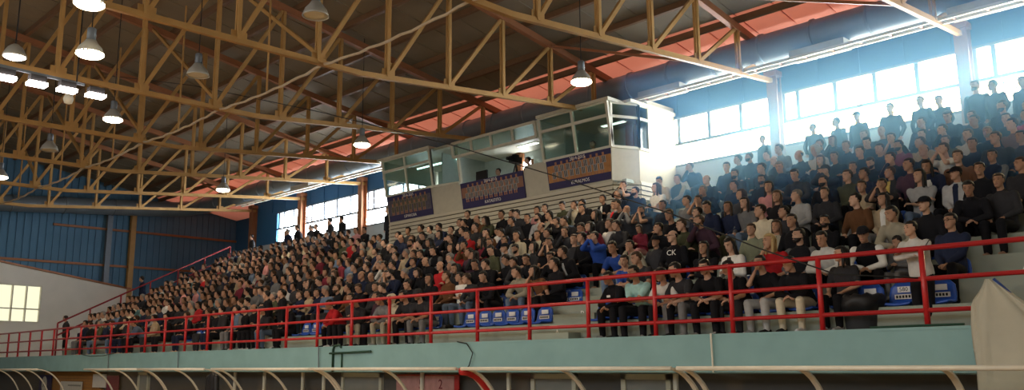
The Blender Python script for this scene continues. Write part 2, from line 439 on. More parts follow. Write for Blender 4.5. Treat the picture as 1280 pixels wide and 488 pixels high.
# longitudinal bracing: struts between the trusses
def wavy(x0, x1, y, z0, z1, sag=.12, n=14):
    pts = []
    for i in range(n+1):
        t = i/n; pts.append((x0+(x1-x0)*t, y, z0+(z1-z0)*t-sag*4*t*(1-t)+.02*math.sin(i*2.3)))
    return pts
for i in range(7):
    xa, xb = TRUSS_X[i], TRUSS_X[i+1]
    o = MB().tube(wavy(xa, xb, 11.0, 8.82, 8.82, .1), .032, 8).build('lagged_pipe', M['rope'], smooth=True)
    tag(o, 'pale sagging pipe between the %s and %s trusses from the right' % (ordw(i+1), ordw(i+2)), 'pipe', 'pale pipes strung between trusses')
    o = MB().bar((xa, 11.05, 8.95), (xb, 11.05, uz(11.05)), .09).build('diagonal_brace', M['ochre'])
    tag(o, 'slanting ochre brace rising between the %s and %s trusses from right' % (ordw(i+1), ordw(i+2)), 'brace', 'slanting roof braces')
    o = MB().bar((xa, 19.05, chordz(19.05)), (xb, 19.05, uz(19.05)), .07).build('diagonal_brace', M['orange'])
    tag(o, 'slanting brown brace near the duct between %s and %s trusses from right' % (ordw(i+1), ordw(i+2)), 'brace', 'slanting braces near the duct')
    xm = (xa+xb)/2
    o = MB().tube([(xm, 11.0, 8.72), (xm, 11.0, uz(11))], .03, 6).build('hanger_rod', M['ochre'])
    tag(o, 'thin ochre hanger rod mid way between %s and %s trusses from right' % (ordw(i+1), ordw(i+2)), 'rod', 'hanger rods over the pale pipes')
# columns of the window wall and the end wall
col_i = 0
for x in TRUSS_X:
    col_i += 1
    top = chordz(YB)+.1
    b = MB(); b.boxm((x-.16, YB-.30, ZW), (x+.16, YB-.27, top)); b.boxm((x-.16, YB-.03, ZW), (x+.16, YB, top)); b.boxm((x-.012, YB-.28, ZW), (x+.012, YB-.02, top))
    t = thing('steel_column', 'orange steel column standing against the bright windows, %s from right' % ordw(col_i), 'column')
    b.build('shaft', M['orange'], t)
    MB().boxm((x-.2, YB-.36, top), (x+.2, YB, top+.16)).build('head_plate', M['orange'], t)
for y, m_, lab in ((19.65, 'ochre', 'orange brown steel column on the blue end wall'), (18.35, 'greysteel', 'blue grey steel column on the blue end wall')):
    b = MB(); b.boxm((XL+.02, y-.14, 2.15), (XL+.05, y+.14, 10.4)); b.boxm((XL+.27, y-.14, 2.15), (XL+.3, y+.14, 10.4)); b.boxm((XL+.05, y-.012, 2.15), (XL+.27, y+.012, 10.4))
    tag(b.build('steel_column', M[m_]), lab, 'column')
# duct
t = thing('ventilation_duct', 'huge round grey ventilation duct hung along the window wall under the roof', 'duct')
MB().tube([(x, 22.0, 10.52) for x in (3, -5, -15, -25, -35, -46.0)]+[(-47.4, 21.8, 10.5), (-48.2, 21.2, 10.48), (-48.5, 20.4, 10.45)]+[(-48.5, y, 10.45-.075*(20.4-y)) for y in (17, 13, 9)], .42, 24).build('pipe_run', M['duct'], t, True)
x = 2.2
while x > -46:
    MB().tube([(x-.035, 22, 10.52), (x+.035, 22, 10.52)], .455, 24).build('joint_ring', M['duct'], t, True); x -= 1.55
for y in (18, 15.5, 13, 10.5): MB().tube([(-48.5, y-.03, 10.45-.075*(20.4-y)), (-48.5, y+.03, 10.45-.075*(20.4-y))], .455, 24).build('joint_ring', M['duct'], t, True)
# outlet boxes under the duct
for i, x in enumerate((-5.9, -10.0, -15.1, -20.3, -28.4, -35.5)):
    t = thing('air_outlet', 'pale rectangular air outlet box under the duct, %s from the right' % ordw(i+1), 'vent', (x, 21.75, 9.86), 0, 'air outlets under the duct')
    b = MB(); b.boxm((-.75, -.22, .0), (.75, .22, .03)); b.boxm((-.75, -.24, -.02), (.75, -.2, .22)); b.boxm((-.75, .2, -.02), (.75, .24, .22)); b.boxm((-.77, -.24, -.02), (-.73, .24, .22)); b.boxm((.73, -.24, -.02), (.77, .24, .22))
    b.build('box', M['lampcap'], t)
    g = MB()
    for q in (-.25, .25): g.boxm((q-.02, -.22, -.03), (q+.02, .22, .0))
    g.build('grille', M['pale'], t)
# ladder tray with pale cover beneath the duct
t = thing('cable_tray', 'long pale ladder tray running under the duct above the windows', 'cable tray')
for y in (21.25, 21.55): MB().boxm((-41, y-.03, 9.72), (3, y+.03, 9.80)).build('side_rail', M['pale'], t)
x = 2.5
while x > -41:
    MB().boxm((x-.03, 21.25, 9.74), (x+.03, 21.55, 9.78)).build('rung', M['orange'], t); x -= .75
# black cable strung across the hall
pts = [(-39.47, 11.9, 14.4), (-26.29, 11.9, 10.61), (-18.77, 11.9, 8.14), (-13.78, 11.9, 6.38), (-10.61, 11.9, 5.16), (-8.18, 11.9, 4.17), (-6.63, 11.9, 3.45), (-5.49, 11.9, 2.98), (-4.6, 12.5, 2.9)]
tag(MB().tube(pts, .012, 6).build('hanging_cable', M['cable'], smooth=True), 'thin black cable slung from the roof down across the stand', 'cable')
# ------------------------------------------------------------------ lamps
def make_lamp(lit):
    t = thing('pendant_lamp', '', 'lamp')
    MB().lathe((0, 0, 0), [(.02, .31), (.10, .30), (.13, .25), (.22, .14), (.26, .03), (.265, .0), (.25, .0), (.2, .12), (.1, .22), (.02, .24)], 24).build('lamp_shade', M['lampcap'], t, True)
    MB().lathe((0, 0, 0), [(.02, .56), (.075, .55), (.085, .53), (.085, .29), (.02, .29)], 16).build('ballast_box', M['greysteel'], t, True)
    if lit: MB().lathe((0, 0, 0), [(.01, -.075), (.12, -.066), (.22, -.035), (.262, .0), (.262, .03), (.01, .05)], 20).build('glowing_lens', M['lampglow'], t, True)
    else: MB().lathe((0, 0, 0), [(.01, .03), (.15, .03), (.235, .02), (.235, .035), (.01, .04)], 20).build('dull_lens', M['whitepaint'], t, True)
    return t
def lamp(src, x, y, z, label):
    o = copy_tree(src); o.location = (x, y, z); tag(o, label, 'lamp')
    top = roofz(y)-z-.05
    MB().tube([(0, 0, .5), (0, 0, top)], .012, 6).build('hanging_rod', M['cable'], o)
    return o
LIT, UNLIT = make_lamp(True), make_lamp(False)
def lamp_light(o, p=1.0):
    ld = bpy.data.lights.new('bulb', 'AREA'); ld.shape = 'DISK'; ld.size = .45; ld.energy = LAMP_POWER*p; ld.color = LAMP_COLOUR
    lo = bpy.data.objects.new('bulb', ld); COL.objects.link(lo); lo.parent = o; lo.location = (0, 0, -.06)
lamps = [(LIT, -17.6, 5.85, 7.86, 'lit pendant lamp nearest the floodlights, biggest of the glowing bells'),
         (LIT, -24.8, 9.0, 8.6, 'lit pendant lamp below the left chord, above the braces'),
         (LIT, -32.2, 16.1, 8.6, 'small lit pendant lamp above the blue end wall'),
         (LIT, -22.45, 15.8, 8.6, 'lit pendant lamp just left of the glass booth'),
         (LIT, -13.5, 16.0, 8.6, 'lit pendant lamp over the right end of the glass booth'),
         (LIT, -15.9, 5.2, 8.2, 'lit pendant lamp cut by the top edge of the photo'),
         (LIT, -35.4, 9.04, 8.6, 'lit pendant lamp at the left edge of the photo'),
         (UNLIT, -19.5, 8.95, 8.6, 'unlit grey bell lamp hanging left of the pale pipe'),
         (UNLIT, -14.4, 8.95, 8.6, 'unlit grey bell lamp at the top, nearest the middle'),
         (UNLIT, -29.8, 8.93, 8.6, 'unlit grey bell lamp low among the far left braces'),
         (UNLIT, -24.2, 5.6, 8.2, 'unlit grey bell lamp under the row of floodlights')]
for a in lamps:
    o = lamp(*a)
    if a[0] is LIT: lamp_light(o)
# the hall's other lit lamps over the court, behind the camera's view
for i in range(5):
    for j in range(2):
        o = lamp(LIT, -38+9.5*i, -4.5+5.2*j, 9.0, 'lit pendant lamp over the court in front of the stand'); o['group'] = 'lamps over the court'
        lamp_light(o, (.7, 1.0, 1.7, 2.0, 2.0)[i])
for o in (LIT, UNLIT):
    for c in list(o.children): bpy.data.objects.remove(c, do_unlink=True)
    bpy.data.objects.remove(o, do_unlink=True)
# row of floodlights
t = thing('floodlight_bar', 'row of small floodlights with one glaring lamp at the left edge', 'floodlight', (-20.4, 5.75, 8.02), R(90))
MB().bar((-1.4, -.1, .1), (1.0, .1, .1), .06).build('mounting_bar', M['greysteel'], t)
for i in range(5):
    x = -1.25+.62*i
    h = MB().boxm((x-.16, -.1, -.10), (x+.16, .12, .05)).build('housing', M['darkgrey'], t)
    MB().boxm((x-.19, -.13, -.17), (x+.19, .13, -.10)).build('glowing_lens', M['flood'], h)
MB().tube([(-1.2, 0, .1), (-1.2, 0, 4)], .015, 6).tube([(.8, 0, .1), (.8, 0, 4)], .015, 6).build('hanging_rod', M['cable'], t)
t = thing('floodlight', 'single glaring round floodlight above the row of small floodlights', 'floodlight', (-20.6, 5.3, 8.45))
MB().lathe((0, 0, 0), [(.05, .3), (.15, .22), (.24, .05), (.25, 0), (.2, .03), (.05, .1)], 20).build('lamp_shade', M['lampcap'], t, True)
MB().lathe((0, 0, 0), [(.01, -.05), (.14, -.04), (.22, .0), (.01, .03)], 20).build('glowing_lens', M['flood'], t, True)
MB().tube([(0, 0, .3), (0, 0, 3.5)], .015, 6).build('hanging_rod', M['cable'], t)
t = thing('dome_camera', 'small white camera hanging under the left truss', 'camera', (-22.6, 7.1, 8.35))
MB().lathe((0, 0, 0), [(.02, -.16), (.09, -.13), (.12, -.04), (.12, 0), (.06, .12), (.05, .2)], 16).build('housing', M['whitepaint'], t, True)
MB().tube([(0, 0, .15), (0, 0, .45)], .03, 8).build('bracket', M['whitepaint'], t)
# ------------------------------------------------------------------ railing along the front of the stand
t = thing('front_railing', 'bright red three bar railing along the front edge of the stand', 'railing', (0, 12.53, 2.225))
for h, nm in ((1.08, 'top_rail'), (.66, 'middle_rail'), (.23, 'bottom_rail')):
    MB().tube([(XL+.02, 0, h), (STX1, 0, h)], .037 if h > 1 else .033, 10).build(nm, M['red'], t, True)
for i in range(34):
    x = -49.54+1.5*i
    MB().tube([(x, .0, -.03), (x, 0, 1.08)], .04, 10).lathe((x, 0, 0), [(.075, 0), (.075, .012), (.045, .015)], 10).build('post', M['red'], t, True)
# dark red stair railings at the far left end of the stand
t = thing('stair_railing', 'dark red sloping railing up the far left end of the stand', 'railing')
p0, p1 = Vector((STX0+.05, 12.6, 2.55)), Vector((STX0+.05, 20.0, 6.35))
for h in (.5, 1.0): MB().tube([p0+Vector((0, 0, h)), p1+Vector((0, 0, h))], .035, 8).build('rail', M['darkred'], t, True)
for i in range(7):
    p = p0.lerp(p1, i/6); MB().tube([p+Vector((0, 0, -.4)), p+Vector((0, 0, 1.0))], .035, 8).build('post', M['darkred'], t, True)
# ------------------------------------------------------------------ commentary booth on the walkway
BY = 20.6
t = booth = thing('commentary_booth', 'cream glazed commentary booth with siding below and three team banners', 'booth', (0, 0, 0))
b = MB(); z = ZW-.2                 # lap siding: each board leans out at its foot, with a gap below
while z < 7.2:
    pl = [(-27.3, BY+.02), (-16.25, BY+.02), (-15.7, BY+.65), (-15.7, YB-.02)]
    for (xa, ya), (xb, yb) in zip(pl, pl[1:]):
        d = Vector((xb-xa, yb-ya, 0)).normalized(); nn = Vector((d.y, -d.x, 0))
        q = [Vector((xa, ya, z))+nn*.05, Vector((xb, yb, z))+nn*.05, Vector((xb, yb, z+.118))+nn*.02, Vector((xa, ya, z+.118))+nn*.02]
        b.add(q+[p-nn*.03 for p in q], [(0, 1, 2, 3), (7, 6, 5, 4), (0, 4, 5, 1), (1, 5, 6, 2), (2, 6, 7, 3), (3, 7, 4, 0)])
    z += .145
g = MB(); g.boxm((-27.3, BY+.02, ZW-.3), (-16.3, YB-.05, 7.15)); g.boxm((-16.4, BY+.6, ZW-.3), (-15.72, YB-.05, 7.15)); g.build('backing', M['gap'], t)  # dark colour stands in for the lap shadows between the boards
b.build('siding', M['siding'], t)
def lean(y, z): return y-.19*max(0, z-7.2)/1.0*.9       # the front leans out as it rises
def fp(x, z, off=0): return Vector((x, lean(BY, z)-off, z))
def fpanel(mb, x0, x1, z0, z1, off=0, th=.06, mi=0):
    p = [fp(x, z, o) for o in (off, off-th) for x, z in ((x0, z0), (x1, z0), (x1, z1), (x0, z1))]
    mb.add(p, [(0, 1, 2, 3), (7, 6, 5, 4), (0, 4, 5, 1), (1, 5, 6, 2), (2, 6, 7, 3), (3, 7, 4, 0)], mi)
ZSILL, ZTOP, ZTR = 8.2, 9.58, 9.15
fb = MB()
fpanel(fb, -27.3, -24.5, 7.15, ZSILL); fpanel(fb, -24.5, -23.1, 7.15, 8.15, -.0); fpanel(fb, -23.1, -19.8, 7.15, 8.05); fpanel(fb, -19.8, -18.85, 7.15, 8.2); fpanel(fb, -18.85, -16.1, 7.15, ZSILL)
fb.build('front_panel', M['boothpanel'], t)
# right chamfer, side wall
def vpanel(mb, a, b_, z0, z1, th=.05):
    a, b_ = Vector((a[0], a[1], 0)), Vector((b_[0], b_[1], 0)); d = (b_-a).normalized(); nn = Vector((d.y, -d.x, 0))*th
    q = [a, b_, b_-nn, a-nn]
    mb.add([p+Vector((0, 0, z0)) for p in q]+[p+Vector((0, 0, z1)) for p in q], [(0, 1, 2, 3), (7, 6, 5, 4), (0, 4, 5, 1), (1, 5, 6, 2), (2, 6, 7, 3), (3, 7, 4, 0)])
CH0, CH1, SD = (-16.1, BY-.2), (-15.7, 21.25), (-15.7, YB-.02)
SG = (-15.7, 21.75)
b = MB(); vpanel(b, CH0, CH1, 7.15, ZSILL); vpanel(b, CH1, SG, 7.15, ZSILL); vpanel(b, SG, SD, 7.15, 9.85)
b.build('side_wall', M['boothpanel'], t)
b = MB(); vpanel(b, (-27.3, YB-.02), (-27.3, BY), ZW, 8.2); vpanel(b, (-27.4, YB-.02), (-27.4, BY-.3), 8.9, ZTOP)
b.build('left_wall', M['boothpanel'], t)
rb = MB()
for x0, x1, zt, dy in ((-27.6, -24.4, ZTOP, 0), (-24.4, -18.95, ZTOP-.06, .25), (-18.95, -15.95, ZTOP, 0)):
    rb.boxm((x0, lean(BY, ZTOP)-.08+dy, zt), (x1, YB-.02, zt+.1))
rb.boxm((-16.0, BY+.2, ZTOP), (-15.62, YB-.02, ZTOP+.1))
rb.build('roof', M['whitepaint'], t)
ib = MB(); ib.boxm((-27.3, YB-.15, 7.15), (-15.75, YB-.05, ZTOP)); ib.boxm((-27.2, BY+.1, 7.1), (-15.8, YB-.1, 7.2)); ib.boxm((-24.55, BY+.3, 7.2), (-24.5, YB-.1, ZTOP)); ib.boxm((-18.95, BY+.9, 7.2), (-18.9, YB-.1, ZTOP))
ib.build('inner_wall', M['boothin'], t)
MB().boxm((-22.3, YB-.2, 8.35), (-21.9, YB-.16, 9.15)).build('rear_window', M['window'], t)
MB().boxm((-22.55, YB-.26, 7.2), (-22.3, YB-.16, 9.5)).boxm((-21.9, YB-.24, 8.3), (-21.84, YB-.16, 9.2)).build('rear_door_post', M['orange'], t)
def glazing(x0, x1, z0, z1, mull, tr=True, nm='window'):
    g = MB(); fpanel(g, x0, x1, z0, z1, -.03, .01); w = g.build(nm, M['glass'], t)
    fr = MB()
    for x in [x0, x1]+mull: fpanel(fr, x-.045, x+.045, z0, z1, .02, .09)
    for z in [z0, z1]+([ZTR] if tr else []): fpanel(fr, x0, x1, z-.045, z+.045, .02, .09)
    fr.build('window_frame', M['whitepaint'], w)
glazing(-27.3, -24.45, ZSILL, ZTOP, [-25.95]); glazing(-18.9, -16.1, ZSILL, ZTOP, [-17.5])
glazing(-23.2, -19.1, 9.05, ZTOP-.05, [-22.2, -21.2, -20.15], False)
for a, c in ((CH0, CH1), (CH1, SG)):
    g = MB(); vpanel(g, a, c, ZSILL, ZTOP, .01); w = g.build('window', M['glass'], t)
    fr = MB()
    av, cv = Vector(a), Vector(c)
    for q in (0, 1):
        p = av.lerp(cv, q); fr.boxm((p.x-.045, p.y-.045, ZSILL), (p.x+.045, p.y+.045, ZTOP))
    for z in (ZSILL, ZTR, ZTOP): fr.bar((a[0], a[1], z), (c[0], c[1], z), .08)
    fr.build('window_frame', M['whitepaint'], w)
g = MB(); g.add([fp(-24.45, ZSILL), fp(-23.2, ZSILL, -.25), fp(-23.2, ZTOP, -.25), fp(-24.45, ZTOP)], [(0, 1, 2, 3)]); w = g.build('window', M['glass'], t)
fr = MB(); fr.bar(fp(-24.45, ZSILL), fp(-24.45, ZTOP), .09).bar(fp(-23.2, ZSILL, -.25), fp(-23.2, ZTOP, -.25), .09).bar(fp(-24.45, ZSILL), fp(-23.2, ZSILL, -.25), .08)
fr.build('window_frame', M['whitepaint'], w)
# fluorescent tube inside the left cabin
lt = thing('fluorescent_lamp', 'green white fluorescent tube glowing inside the left booth cabin', 'lamp', (-25.6, 21.6, 9.42))
MB().boxm((-1.3, -.06, .02), (1.3, .06, .08)).build('housing', M['whitepaint'], lt)
MB().tube([(-1.25, 0, 0), (1.25, 0, 0)], .03, 8).build('glowing_tube', M['tube'], lt)
for x, lab in ((-17.4, 'unseen fill lamp added to brighten the right booth cabin'), (-21.3, 'unseen fill lamp added to brighten the middle booth bay')):  # unseen lamps, added only to brighten the booth interior
    lt = thing('booth_fill_lamp', lab, 'lamp', (x, 22.2, 9.5))
    MB().boxm((-.5, -.1, 0), (.5, .1, .05)).build('housing', M['whitepaint'], lt); MB().boxm((-.46, -.08, -.02), (.46, .08, 0)).build('fill_panel', M['fillglow'], lt)
# bright window and orange door post seen through the middle bay
# banners: team photographs
def banner(name_lab, x0, x1, z0, z1, title, foot, players, ground, shirts):
    t = thing('team_banner', name_lab, 'banner')
    b = MB(); fpanel(b, x0, x1, z0, z1, .05, .03); b.build('sheet', M['navyprint'], t)
    b = MB(); fpanel(b, x0+.03, x1-.03, z0+.22, z1-.17, .054, .004); b.build('photo_ground', ground, t)
    H = z1-z0; n = players
    pb = MB()
    for row in range(2):
        for i in range(n):
            x = x0+.3+(x1-x0-.6)*(i+.5*(row % 2)*.9)/(n-.5); zb = z0+.27+(.22*H if row else 0)
            fpanel(pb, x-.085, x+.085, zb+.05, zb+.28*H, .060+.002*(1-row), .004, 0)
            for s in (-.045, .0, .045): fpanel(pb, x+s-.011, x+s+.011, zb+.06, zb+.27*H, .063+.002*(1-row), .002, 2)
            fpanel(pb, x-.04, x+.04, zb+.29*H, zb+.40*H, .060+.002*(1-row), .004, 1)
            if not row: fpanel(pb, x-.07, x-.02, zb-.05, zb+.05, .062, .004, 1); fpanel(pb, x+.02, x+.07, zb-.05, zb+.05, .062, .004, 1)
    pb.build('players_print', [shirts, M['skinprint'], M['ink']], t)
    for s, zz, sz in ((title, z1-.085, .15), (foot, z0+.11, .15)):
        ang = math.atan2(.19*.9, 1)
        text_obj(s, sz, M['whiteink'], t, fp((x0+x1)/2, zz, .062), (math.pi/2+ang, 0, 0))
banner('orange toned team banner with striped players on the right booth cabin', -18.78, -16.12, 7.24, 8.16, '2014-2015', 'EURALMOS', 9, M['goldprint'], M['stripeprint'])
banner('brown team banner under the open middle bay of the booth', -22.95, -19.85, 7.16, 8.06, '2014-2015', 'KATASTITO', 11, mat('brown_print', (.26, .13, .09), .6, 0, .3, 6), M['stripeprint'])
banner('dark navy team banner under the left booth cabin', -27.2, -24.6, 7.2, 8.16, '2014-2015', 'LEPAROSIA', 8, mat('grey_print', (.10, .09, .12), .6, 0, .5, 6), mat('dull_gold_print', (.26, .21, .14), .6))
# things in the booth: screen, cameras
t = thing('monitor', 'dark screen standing in the middle bay of the booth', 'monitor', (-22.4, BY+.35, 8.05))
MB().boxm((-.28, -.03, .1), (.28, .03, .48)).build('screen', M['black'], t); MB().boxm((-.04, -.03, 0), (.04, .03, .12)).boxm((-.13, -.09, -.01), (.13, .09, .015)).build('stand', M['black'], t)
t = thing('video_camera', 'black video camera on a tripod in the middle booth bay', 'camera', (-20.75, BY+.4, 7.2))
MB().boxm((-.1, -.25, 1.35), (.1, .2, 1.56)).boxm((-.06, -.12, 1.56), (.06, .1, 1.64)).build('body', M['black'], t)
MB().tube([(0, -.25, 1.45), (0, -.42, 1.45)], .06, 12).build('lens', M['black'], t)
for q in range(3):
    a_ = 2*math.pi*q/3; MB().tube([(0, 0, 1.35), (.35*math.cos(a_), .35*math.sin(a_), 0)], .02, 6).build('leg', M['black'], t)
# ------------------------------------------------------------------ dugouts below the stand
def dugout(x0, x1, label):
    t = thing('dugout_canopy', label, 'dugout', (x0, 10.8, 0)); L = x1-x0
    def arc(x, n=12, r=1.0): return [(x, 1.15*math.sin(math.pi/2*i/n)*r, 1.70*math.cos(math.pi/2*i/n)) for i in range(n+1)]
    MB().tube([(0, 0, 1.7), (L, 0, 1.7)], .033, 10).build('front_tube', M['pale'], t, True)
    a0, a1 = arc(.02), arc(L-.02); vs = a0+a1; n = len(a0)
    MB().add(vs, [(i, i+1, n+i+1, n+i) for i in range(n-1)]).build('clear_sheet', M['plexi'], t, True)
    m_ = 2 if L < 5 else 3
    for i in range(m_+1):
        x = .04+(L-.08)*i/m_
        r = MB()
        pp = arc(x)
        for p, q in zip(pp, pp[1:]): r.bar(p, q, .075, .035)
        r.build('rib', M['pale'], t)
    MB().tube([(0, 1.15, .02), (L, 1.15, .02)], .03, 8).build('rear_tube', M['pale'], t)
    MB().boxm((.1, .55, .40), (L-.1, .95, .45)).build('bench', M['darkgrey'], t)
for i, (x0, x1, l) in enumerate(((-40.5, -35.1, 'clear curved dugout canopy at the far left'), (-30.5, -26.3, 'clear dugout canopy before the white and maroon posters'), (-26.3, -22.1, 'clear dugout canopy left of the hanging black jacket'),
                  (-21.7, -17.15, 'clear dugout canopy right of the hanging black jacket'), (-17.1, -12.25, 'clear dugout canopy before the red banner'), (-12.1, -7.55, 'clear dugout canopy right of the red banner'), (-7.45, -2.0, 'clear dugout canopy at the right end beside the hanging cloth'))):
    dugout(x0, x1, l)
tag(MB().tube([(-12.17, 10.86+1.1*math.sin(math.pi/2*i/10), 1.64*math.cos(math.pi/2*i/10)+.02) for i in range(11)], .075, 10).build('red_pad', M['red'], smooth=True), 'red curved pad between the middle and right dugout canopies', 'pad')
# things on the wall beneath the stand
def board(name, lab, cat, x0, x1, z0, z1, m, parts=()):
    t = thing(name, lab, cat, ((x0+x1)/2, 13.05, z0))
    MB().boxm((-(x1-x0)/2, 0, 0), ((x1-x0)/2, .03, z1-z0)).build('board', m, t)
    return t
t = board('notice_board', 'white notice board on the orange brown wall', 'notice board', -39.4, -37.0, .3, 1.2, M['poster'])
MB().boxm((-.3, -.01, .72), (1.1, 0, .78)).build('print_line', M['door'], t)
board('poster', 'white poster behind the left dugout canopy', 'poster', -35.9, -34.6, 1.0, 1.5, M['poster'])
board('poster', 'maroon poster beside the white poster behind the canopy', 'poster', -34.5, -33.4, .9, 1.45, mat('maroon_print', (.18, .03, .05), .6))
board('poster', 'lower white poster under the canopy left of the doors', 'poster', -36.0, -33.6, .2, .85, M['poster'])
t = thing('oval_sign', 'white oval sign on a dark panel near the far left canopy', 'sign', (-41.3, 13.02, 1.05))
MB().boxm((-.7, .02, -.8), (.8, .06, .4)).build('panel', M['navyprint'], t)
MB().add([(.3*math.cos(q*math.pi/12), 0, .34*math.sin(q*math.pi/12)) for q in range(24)]+[(.3*math.cos(q*math.pi/12), .03, .34*math.sin(q*math.pi/12)) for q in range(24)],
         [tuple(range(24))]+[(q, (q+1) % 24, 24+(q+1) % 24, 24+q) for q in range(24)]).build('disc', M['poster'], t)
text_obj('A', .4, M['ink'], t, (0, -.006, 0))
t = board('red_banner', 'red and white banner on the wall behind the middle dugout', 'banner', -16.9, -14.7, .4, 1.55, mat('red_print', (.45, .02, .02), .6))
MB().boxm((-1.1, -.01, .75), (.95, 0, 1.12)).build('pale_band', mat('pink_print', (.55, .28, .27), .6, 0, .4, 5), t)
for i, (x, c) in enumerate(((-.2, '5'), (.5, '2'))): text_obj(c, .3, mat('dark_red_print', (.2, .02, .03), .6), t, (x, -.016, .93))
for i, (x0, x1, lab) in enumerate(((-31.9, -31.0, 'leftmost grey door under the stand'), (-19.3, -17.6, 'wide grey door under the stand left of the red banner'), (-12.6, -11.4, 'grey framed door under the stand right of the red banner'), (-10.3, -9.2, 'grey door under the stand at the right'))):
    t = thing('door', lab, 'door', ((x0+x1)/2, 13.2, 0)); w = (x1-x0)/2
    MB().boxm((-w, -.08, 0), (-w+.1, 0, 1.58)).boxm((w-.1, -.08, 0), (w, 0, 1.58)).boxm((-w, -.08, 1.48), (w, 0, 1.58)).build('frame', M['whitepaint'], t)
    MB().boxm((-w+.1, -.04, 0), (w-.1, 0, 1.48)).build('leaf', M['door'], t)
    MB().boxm((w-.25, -.08, .9), (w-.14, -.04, .93)).build('handle', M['lampcap'], t)
for i, x in enumerate((-24.6, -22.9, -20.9, -19.9, -15.9, -13.1, -9.0)):
    tag(MB().tube([(x, 13.0, 0), (x, 13.0, 1.6)], .05, 8).build('pipe_post', M['pale']), 'pale post under the stand behind the canopies, %s from the left' % ordw(i+1), 'post', 'pale posts under the stand')
# black jacket hung between two canopies
b = MB(); nn = 16; rs = []
for z, rx, ry in ((1.62, .05, .04), (1.55, .16, .08), (1.4, .24, .10), (1.1, .27, .10), (.8, .30, .10), (.6, .30, .09)):
    rs.append([(rx*math.cos(2*math.pi*k/nn)*(1+.08*math.sin(5*k)), ry*math.sin(2*math.pi*k/nn), z) for k in range(nn)])
b.rings(rs)
for s in (-1, 1): b.capsule((s*.2, 0, 1.48), .08, (s*.3, -.02, .95), .06)
o = tag(link('hanging_jacket', remesh(b, .02, 4)), 'black jacket hanging between two dugout canopies', 'jacket'); o.location = (-21.9, 10.95, 0); o.data.materials.clear(); o.data.materials.append(M['black'])
# ------------------------------------------------------------------ fascia pipes and cables
for x, lab in ((-32.7, 'thin dark conduit down the teal fascia, leftmost'), (-27.1, 'thin dark conduit down the teal fascia above the second canopy'), (-19.2, 'grey conduit down the teal fascia left of the green pipe'), (-7.85, 'pale cable down the teal fascia at the right')):
    tag(MB().tube([(x, 12.36, 2.24), (x, 12.38, 1.62)], .016, 6).build('conduit', M['greysteel'] if x < -9 else M['pale']), lab, 'conduit')
t = thing('green_pipe_tap', 'dark green standpipe with long lever clamped to the teal fascia', 'pipe', (-18.6, 12.39, 0))
MB().tube([(0, 0, 1.62), (0, 0, 2.16), (.06, 0, 2.24), (.25, 0, 2.26), (.35, 0, 2.2)], .028, 8).build('pipe', M['greenpipe'], t, True)
MB().tube([(.38, 0, 1.65), (.38, 0, 2.06)], .02, 8).build('branch_pipe', M['greenpipe'], t, True)
MB().tube([(-.1, -.03, 2.06), (1.6, -.03, 2.09)], .024, 8).build('lever', M['greenpipe'], t, True)
tag(MB().tube([(-14.0, 12.38, 2.24), (-13.7, 12.37, 2.2), (-13.5, 12.36, 2.0), (-13.62, 12.37, 1.75), (-13.8, 12.38, 1.62)], .012, 6).build('loose_cable', M['cable'], smooth=True), 'loose black cable hanging over the fascia near the middle', 'cable')
tag(MB().tube([(-35.4, 12.37, 2.24), (-34.4, 12.36, 2.16), (-33.2, 12.36, 2.17), (-32.2, 12.37, 2.24)], .012, 6).build('loose_cable', M['cable'], smooth=True), 'loose black cable drooping over the fascia at the left', 'cable')
tag(MB().tube([(-5.3, 12.45, 2.245), (-4.6, 12.46, 2.25), (-4.05, 12.45, 2.25)], .018, 6).build('thin_pole', M['greenpipe']), 'thin dark pole lying on the fascia ledge beside the hanging cloth', 'pole')
# ------------------------------------------------------------------ off-white cloth hung over the railing at the right
b = MB(); nn = 40; rs = []
for i in range(22):
    q = i/21; z = 2.90-1.75*q
    wl, wr = .02+.175*min(1, q/.16)**1.3+.06*q, .05+min(q*1.9, .75+.45*q)
    ring = []
    for k in range(nn):
        a = 2*math.pi*k/nn; c, s_ = math.cos(a), math.sin(a)
        fold = 1+(.09*math.sin(6*a+5*q)+.06*math.sin(11*a-4*q))*min(1, q*3)
        fold *= 1+.10*math.exp(-((a-4.4-.9*q)/.16)**2)
        ring.append((c*(wr if c > 0 else wl)*fold, s_*(.05+.13*q)*fold+.02*math.sin(9*a+q*6), z-.35*q*max(0, c)*.0))
    rs.append(ring)
b.rings(rs)
t = thing('hanging_cloth', 'off-white cloth draped from the railing beside the right-end steps', 'cloth', (-3.66, 12.26, -.10))
b.build('cloth', M['tarp'], t, True)
MB().tube([(.06, .02, 2.89), (.3, .03, 2.62), (.55, .03, 2.4), (.8, .03, 2.2)], .035, 8).build('blue_strap', M['bluesign'], t, True)
# waste bin with a black bag
t = thing('waste_bin', 'grey round waste bin with black bag at the front of the stand', 'bin', (-5.62, 12.98, 2.15))
MB().lathe((0, 0, 0), [(.22, 0), (.24, .02), (.28, .50), (.29, .52), (.27, .52)], 24).build('drum', M['darkgrey'], t, True)
b = MB(); nn = 28
b.rings([[((r+.025*math.sin(6*k+i))*math.cos(2*math.pi*k/nn), (r+.025*math.sin(5*k+i*2))*math.sin(2*math.pi*k/nn), z+.02*math.sin(4*k)) for k in range(nn)] for i, (r, z) in enumerate(((.30, .34), (.33, .46), (.32, .55), (.27, .60), (.15, .57), (.03, .54)))])
b.build('bag', M['black'], t, True)
